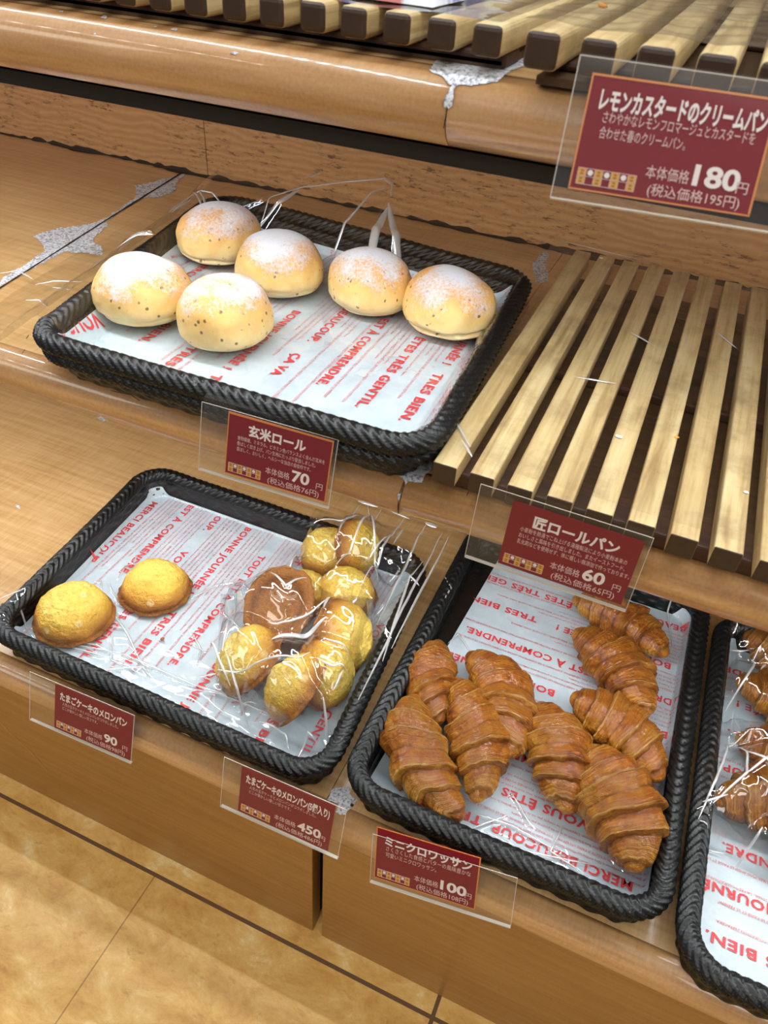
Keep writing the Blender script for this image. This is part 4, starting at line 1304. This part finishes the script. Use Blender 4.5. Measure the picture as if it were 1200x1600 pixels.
def z_rollfilm(x, y):
    d = depth_in(TR_ROLL, x, y)
    zi = ZL2 + 0.0014 + np.clip((0.0325 - d) * 1.6, 0, HR - 0.0027)
    left = np.clip((-0.515 - x + (0.77 - y) * 0.17 - 0.02) / 0.05, 0, 1)
    zo = Z2 + hr + 0.001 - (hr - 0.006) * left ** 1.3
    back = np.clip((y - 0.742) / 0.04, 0, 1)
    zo = zo + 0.022 * back * (0.4 + 0.6 * np.exp(-((x + 0.31) / 0.08) ** 2))
    return np.where(d < 0.0325 - (HR - 0.0027) / 1.6, zo, np.maximum(zi, Z2 + 0.004))


zr2 = Z2 + STACK + HR + 0.004
RR = [px_ridge(p, zr2, 0.0016, 0.0022) for p in (
    [(400, 322), (425, 312), (470, 308), (540, 304), (600, 307), (611, 318), (609, 338)], [(487, 368), (530, 350), (575, 332), (605, 322)],
    [(604, 345), (618, 372), (634, 398)], [(640, 402), (658, 404), (672, 414)], [(283, 283), (300, 296), (340, 303), (410, 312)],
    [(262, 320), (290, 302), (316, 290)], [(300, 288), (316, 322)], [(178, 350), (205, 358), (240, 367)], [(180, 367), (212, 367), (240, 367)],
    [(268, 332), (298, 312)], [(312, 297), (322, 318)], [(430, 335), (446, 345), (452, 335)], [(475, 292), (500, 285)])]
RR += [px_ridge(p, Z2 + 0.008) for p in ([(0, 428), (28, 424), (52, 437)], [(55, 446), (85, 440), (140, 442)], [(82, 450), (118, 455)], [(40, 470), (62, 470), (78, 486)])]
RR += [px_ridge([(570, 378), (590, 356), (604, 345)], zr2, 0.0050, 0.0060), px_ridge([(606, 342), (622, 372), (634, 396)], zr2, 0.0040, 0.0050), px_ridge([(404, 320), (440, 318), (466, 310)], zr2, 0.0038, 0.0046), px_ridge([(180, 350), (205, 362), (236, 367)], zr2, 0.0026, 0.0030), px_ridge([(600, 308), (612, 320)], zr2, 0.0030, 0.0036)]
film_sheet('cellophane_sheet', 'clear cellophane sheet under the floured rolls, folded up over the back rim', [(-0.575, 0.414), (-0.126, 0.412), (-0.144, 0.772), (-0.620, 0.784)],
           z_rollfilm, 0.0014, 5, None, 0.0007, RR, group=None, jag=0.006)


def z_inside(q, zl, hh, slope=5.0, start=0.0202, cap=1.0):
    def f(x, y):
        d = depth_in(q, x, y)
        return zl + 0.0013 + np.clip((start - d) * slope, 0, hh * cap)
    return f


def P5(ox, oy, s, pts): return [(ox + x / s, oy + y / s) for x, y in pts]


zl = ZL1 + 0.002
RM = [px_ridge(p, zl, 0.0010, 0.0016) for p in (
    P5(0, 840, 5, [(645, 820), (770, 850), (860, 905)]), P5(0, 840, 5, [(860, 905), (800, 930), (590, 870), (480, 830)]), P5(0, 840, 5, [(870, 760), (870, 965), (1000, 1010), (1060, 1060)]),
    P5(0, 840, 5, [(885, 600), (1000, 760), (1100, 980), (1190, 1040)]), P5(0, 840, 5, [(860, 370), (920, 520), (970, 540), (890, 430)]),
    P5(0, 840, 5, [(740, 350), (790, 345), (795, 410)]), P5(0, 840, 5, [(190, 600), (215, 740), (320, 770)]), P5(0, 840, 5, [(60, 650), (250, 570), (258, 560)]),
    P5(0, 840, 5, [(740, 1040), (950, 1030), (1200, 1010)]), P5(0, 840, 5, [(875, 700), (970, 715)]), P5(0, 840, 5, [(1060, 1060), (1110, 1010), (1180, 1090)]),
    P5(300, 700, 2.727, [(0, 640), (100, 590), (210, 570), (255, 610)]), P5(300, 700, 2.727, [(130, 700), (215, 780), (262, 800)]), P5(300, 700, 2.727, [(190, 640), (180, 740)]),
    P5(300, 700, 2.727, [(0, 790), (40, 860), (20, 930)]), P5(300, 700, 2.727, [(0, 840), (60, 870)]), P5(300, 700, 2.727, [(10, 980), (140, 960), (220, 990), (300, 1000)]),
    P5(300, 700, 2.727, [(200, 1120), (215, 1060), (250, 1080), (180, 1105)]), P5(300, 700, 2.727, [(260, 1020), (290, 1080)]), P5(300, 700, 2.727, [(0, 1030), (120, 1050), (320, 1130)]),
    [(70, 1000), (190, 1022), (300, 1070), (400, 1100)], [(185, 905), (196, 886), (212, 880)], [(215, 868), (208, 882)])]
film_sheet('cellophane_sheet', 'crinkled clear cellophane sheet under the yellow melon buns', [(-0.528, 0.318), (-0.166, 0.318), (-0.176, 0.592), (-0.546, 0.594)],
           z_inside(TR_MEL, ZL1, HM - 0.008, 5.0, 0.0202), 0.0012, 8, None, 0.0009, RM, wl=(0.012, 0.04))
# its loose corner standing up over the rim
a_, b_, c_ = on(203, 728, Z1 + HM + 0.012), on(226, 731, Z1 + HM + 0.012), on(217, 778, Z1 + 0.030)
V = []; n = 14
for i in range(n):
    for j in range(n):
        u, v = i / (n - 1), j / (n - 1)
        p = a_ + (b_ - a_) * u; q = p + (c_ - p) * v
        V.append(q + np.array([0.0, 0.010 * math.sin(math.pi * u) * (1 - v), 0.003 * math.sin(math.pi * u * 2) * (1 - v)]))
mesh('film_corner', V, grid_faces(n, n), M_FILM, bpy.data.objects['cellophane_sheet.001'])
fc = bpy.data.objects['film_corner']; fc.matrix_parent_inverse = Matrix.Translation(bpy.data.objects['cellophane_sheet.001'].location).inverted()

RC_ = [px_ridge(p, ZL1 + 0.003) for p in ([(700, 1005), (716, 990), (742, 1030)], [(690, 930), (700, 948), (688, 968)], [(740, 1270), (800, 1290), (870, 1330)], [(760, 1300), (820, 1330), (930, 1352)],
                                          [(880, 1290), (860, 1330), (920, 1370)], [(1040, 930), (1050, 1010)], [(735, 1295), (790, 1275)], [(800, 1240), (830, 1290)])]
film_sheet('cellophane_sheet', 'clear cellophane sheet under the loose croissants', [(-0.126, 0.324), (0.119, 0.322), (0.118, 0.675), (-0.128, 0.675)],
           z_inside(TR_CRO, ZL1, HM - 0.010, 5.0, 0.0202), 0.0015, 21, None, 0.0007, RC_)
# curled corner of that sheet over the tip of the front right croissant
zt_ = ZL1 + 0.012
film_sheet('cellophane_flap', 'curled cellophane flap over the tip of the front right croissant', [on(955, 1372, zt_)[:2], on(1022, 1372, zt_)[:2], on(1020, 1330, zt_)[:2], on(940, 1335, zt_)[:2]],
           lambda x, y: zt_ + 0.010 * np.exp(-((x - 0.098) / 0.02) ** 2), 0.0012, 23, None, 0.0022, wl=(0.010, 0.025), jag=0.004)
# sheets over the racks
film_sheet('cellophane_sheet', 'clear cellophane sheet spread over the empty slatted rack', [(-0.112, 0.418), (0.240, 0.414), (0.240, 0.866), (-0.150, 0.868)],
           lambda x, y: np.full_like(x, H - 0.3050 + 0.0004) + np.clip((y - 0.83) / 0.04, 0, 1) ** 2 * 0.006, 0.0022, 31, None, 0.0003,
           [px_ridge(p, H - 0.304, 0.0012, 0.0009) for p in ([(722, 690), (738, 715)], [(700, 640), (735, 700)], [(985, 520), (1020, 540)], [(870, 380), (1000, 410)], [(1120, 520), (1150, 545)], [(900, 590), (960, 600)])])
film_sheet('cellophane_sheet', 'clear cellophane sheet over the rack behind the lemon custard price tag', [(-0.110, 0.428), (0.240, 0.428), (0.240, 0.86), (-0.110, 0.86)],
           lambda x, y: np.full_like(x, H - 0.0518 + 0.0004), 0.0025, 32, None, 0.0012, wl=(0.02, 0.05))

# ------------------------------------------------------------------ bags


def drape(quad, spheres, base, res, seed, slope, amp, ridges, name, label, cat, lift=None, group=None):
    Q = [np.array(p, float) for p in quad]
    nu = int(np.linalg.norm(Q[1] - Q[0]) / res) + 2; nv = int(np.linalg.norm(Q[3] - Q[0]) / res) + 2
    U, Vv = np.meshgrid(np.linspace(0, 1, nu), np.linspace(0, 1, nv), indexing='ij')
    X = (1 - U) * (1 - Vv) * Q[0][0] + U * (1 - Vv) * Q[1][0] + U * Vv * Q[2][0] + (1 - U) * Vv * Q[3][0]
    Y = (1 - U) * (1 - Vv) * Q[0][1] + U * (1 - Vv) * Q[1][1] + U * Vv * Q[2][1] + (1 - U) * Vv * Q[3][1]
    B = base(X, Y) if callable(base) else np.full_like(X, base)
    Z = B.copy()
    for (cx, cy, cz, r) in spheres:
        d2 = (X - cx) ** 2 + (Y - cy) ** 2
        Z = np.maximum(Z, np.where(d2 < r * r, cz + np.sqrt(np.maximum(r * r - d2, 0)), -9))
    for it in range(60):
        for ax in (0, 1):
            for s_ in (1, -1):
                R_q = np.roll(Z, s_, ax)
                if ax == 0: R_q[0 if s_ == 1 else -1, :] = -9
                else: R_q[:, 0 if s_ == 1 else -1] = -9
                Z = np.maximum(Z, R_q - slope * res)
    for it in range(3):
        Zp = np.pad(Z, 1, 'edge'); Z = (Zp[1:-1, 1:-1] * 4 + Zp[:-2, 1:-1] + Zp[2:, 1:-1] + Zp[1:-1, :-2] + Zp[1:-1, 2:]) / 8
    Z = Z + crumple(X, Y, seed, amp, (0.010, 0.034), 6) + ridge_field(X, Y, ridges) + 0.0012
    e = np.clip(np.minimum(np.minimum(U, 1 - U), np.minimum(Vv, 1 - Vv)) * 14, 0, 1)
    Z = B + (Z - B) * e + 0.0006
    c = np.mean(Q, 0); z0 = float(Z.min())
    P = np.stack([X - c[0], Y - c[1], Z - z0], -1)
    o = grid(name, P, M_BAG, None)
    o.location = (c[0], c[1], z0)
    if ridges:
        # bilinear look-up of the draped height for the creases
        A2 = np.stack([(Q[1] - Q[0] + Q[2] - Q[3]) / 2, (Q[3] - Q[0] + Q[2] - Q[1]) / 2], 1); Ai = np.linalg.inv(A2)

        def zf(x, y):
            uv = Ai @ np.stack([x - c[0], y - c[1]]) + 0.5
            i = np.clip((uv[0] * (nu - 1)).round().astype(int), 0, nu - 1); j = np.clip((uv[1] * (nv - 1)).round().astype(int), 0, nv - 1)
            zz = Z[i, j]; k = np.array([0.25, 0.5, 0.25])
            return np.convolve(np.pad(zz, 1, 'edge'), k, 'valid') if len(zz) > 2 else zz
        folds(o, ridges, zf, 0.0004)
    return tag(o, label, cat, group)


def sph(k, extra=0.002):
    lb, c, axv, dm = BUNS[k]; return (c[0], c[1], c[2], dm / 2 * 0.97 + extra)


fm = z_inside(TR_MEL, ZL1 + 0.0012, HM - 0.002, 5.0, 0.0212)


def base_bag(x, y):
    return fm(x, y) + np.clip((y - 0.60) / 0.03, 0, 1) * 0.006


zt = ZL1 + 0.045
rb = []
for p in ([(596, 796), (560, 850), (525, 905)], [(560, 790), (528, 850)], [(634, 808), (598, 862), (566, 925)], [(665, 822), (620, 905), (590, 960)], [(690, 836), (640, 930), (600, 1010), (560, 1090)],
          [(700, 842), (655, 925), (612, 1010)], [(612, 800), (640, 812)], [(490, 832), (540, 828), (575, 815)], [(575, 790), (590, 905)], [(660, 880), (640, 905), (612, 985), (598, 1030)], [(480, 830), (450, 905)],
          [(545, 945), (560, 935)], [(605, 850), (565, 885)], [(630, 830), (615, 850)], [(640, 905), (655, 915)]):
    rb.append(px_ridge(p, zt, 0.0014, 0.0024))
rb += [px_ridge([(665, 818), (682, 826)], zt, 0.004, 0.004), px_ridge([(560, 782), (590, 792)], zt, 0.003, 0.004)]
qa = [on(405, 985, ZL1 + 0.01)[:2], on(612, 1010, ZL1 + 0.03)[:2], on(702, 842, Z1 + HM + 0.012)[:2], on(492, 790, Z1 + HM + 0.012)[:2]]
drape(qa, [sph(k) for k in (0, 1, 3, 4)], base_bag, 0.0012, 61, 1.1, 0.0018, rb, 'cellophane_bag', 'upper clear cellophane bag of yellow melon buns with its flat end over the back rim', 'bag', group='cellophane bags of melon buns')
rb = []
for p in ([(420, 996), (450, 992), (500, 975), (515, 965)], [(340, 1058), (400, 1064), (470, 1066), (485, 1056)], [(495, 1060), (520, 1068), (552, 1062)], [(505, 1030), (545, 1045)], [(330, 1020), (345, 1050), (360, 1072)],
          [(425, 935), (448, 960), (480, 940)], [(505, 985), (515, 955)], [(355, 1040), (372, 1080), (385, 1100)], [(460, 1155), (480, 1120), (505, 1135)], [(505, 1100), (515, 1140)], [(400, 1100), (445, 1115), (450, 1135)],
          [(560, 1075), (530, 1140), (505, 1180)], [(360, 1005), (350, 1040)], [(590, 1000), (570, 1060)], [(520, 1090), (535, 1070)]):
    rb.append(px_ridge(p, ZL1 + 0.04, 0.0014, 0.0024))
rb += [px_ridge([(425, 998), (470, 990), (510, 975)], ZL1 + 0.065, 0.0028, 0.004)]
qb = [on(395, 1120, ZL1 + 0.006)[:2], on(510, 1180, ZL1 + 0.012)[:2], on(604, 950, ZL1 + 0.03)[:2], on(345, 925, ZL1 + 0.006)[:2]]
qb[0] = on(335, 1105, ZL1 + 0.004)[:2]
drape(qb, [sph(k) for k in (2, 5, 6, 7, 8)], base_bag, 0.0012, 67, 1.2, 0.0018, rb, 'cellophane_bag', 'lower clear cellophane bag of yellow melon buns nearest the front rim', 'bag', group='cellophane bags of melon buns')


def capsule(a, c, za, zc, r, n=7):
    return [(a[0] + (c[0] - a[0]) * t_, a[1] + (c[1] - a[1]) * t_, za + (zc - za) * t_, r * (0.62 + 0.38 * math.sin(math.pi * t_))) for t_ in np.linspace(0.05, 0.95, n)]


fr_ = z_inside(TR_RGT, ZL1 + 0.0012, HM - 0.002, 5.0, 0.0212)
zq = ZL1 + 0.045
ra = [px_ridge(p, zq, 0.0012, 0.0024) for p in ([(1186, 1012), (1172, 1050), (1155, 1075), (1142, 1095)], [(1160, 1090), (1175, 1115), (1200, 1130)], [(1150, 1000), (1175, 1008)], [(1165, 1095), (1200, 1120)], [(1180, 1060), (1196, 1040)])]
drape([(0.150, 0.552), (0.300, 0.520), (0.320, 0.680), (0.152, 0.682)], capsule((0.170, 0.655), (0.245, 0.600), zc1 + .022, zc1 + .022, .028) + capsule((0.166, 0.585), (0.260, 0.545), zc1 + .024, zc1 + .024, .030),
      fr_, 0.0014, 71, 1.3, 0.0012, ra, 'cellophane_bag', 'clear cellophane bag of croissants farther back at the right edge', 'bag', group='cellophane bags of croissants')
ra = [px_ridge(p, zq - 0.012, 0.0012, 0.0024) for p in ([(1086, 1288), (1110, 1230), (1136, 1168), (1165, 1150)], [(1136, 1168), (1150, 1200), (1148, 1235), (1105, 1268)], [(1092, 1262), (1125, 1260)], [(1148, 1235), (1185, 1210), (1200, 1215)],
                                                (
    [(1180, 1265), (1186, 1240), (1200, 1235)]), [(1088, 1290), (1120, 1300), (1150, 1310)], [(1170, 1330), (1185, 1300)], [(1150, 1200), (1190, 1230)])]
drape([(0.140, 0.415), (0.300, 0.385), (0.310, 0.525), (0.152, 0.535)], capsule((0.158, 0.440), (0.245, 0.515), zc1 + .024, zc1 + .024, .033) + capsule((0.205, 0.420), (0.290, 0.450), zc1 + .022, zc1 + .022, .030) + capsule((0.172, 0.520), (0.262, 0.535), zc1 + .018, zc1 + .020, .027),
      fr_, 0.0014, 73, 1.3, 0.0012, ra, 'cellophane_bag', 'clear cellophane bag of croissants nearest the front at the right edge', 'bag', group='cellophane bags of croissants')

# ------------------------------------------------------------------ packed bread on the left upper rack


def m_print():
    t = NT('white wrapper with blue and red print'); v = t.obj()
    n = t.noise(v, 24, 3, 0.6); n2 = t.noise(t.mapping(v, (1, 1, 1), loc=(5, 2, 1)), 20, 3, 0.6)
    c = t.mix(t.ramp(n, [(0.54, 0.0), (0.60, 0.8)]), srgb(214, 220, 230), srgb(118, 128, 186))
    c = t.mix(t.ramp(n2, [(0.58, 0.0), (0.63, 0.8)]), c, srgb(186, 74, 66))
    return t.bsdf(c, 0.2, t.bump(n, 0.3, 0.002))


zr3 = H - 0.0546
n, m = 40, 60
U, Vv = np.meshgrid(np.linspace(-1, 1, n), np.linspace(-1, 1, m), indexing='ij')
hp = 0.030 * np.sqrt(np.clip((1 - U ** 4) * (1 - Vv ** 4), 0, 1))
P = np.stack([U * 0.062, Vv * 0.075, 0.0005 + hp * (1 + 0.15 * vnoise(np.stack([U, Vv, U * 0], -1), 3, 4))], -1)
o = grid('bread_package', P, m_print(), None)
B2 = P.copy(); B2[..., 2] = 0.0004
lo = grid('wrapper_base', B2[:, ::-1], bpy.data.materials['white wrapper with blue and red print'], o)
o.location = (-0.226, 0.532, zr3 + 0.0016); o.rotation_euler = (0, 0, -0.04)
tag(o, 'white wrapped package with blue and red print on the left upper rack', 'package')
film_sheet('cellophane_sheet', 'clear cellophane sheet hanging to the front of the left upper rack', [(-0.290, 0.4380), (-0.124, 0.4385), (-0.124, 0.80), (-0.290, 0.80)],
           lambda x, y: np.full_like(x, zr3 + 0.0004), 0.0025, 35, None, 0.0006, wl=(0.03, 0.06))
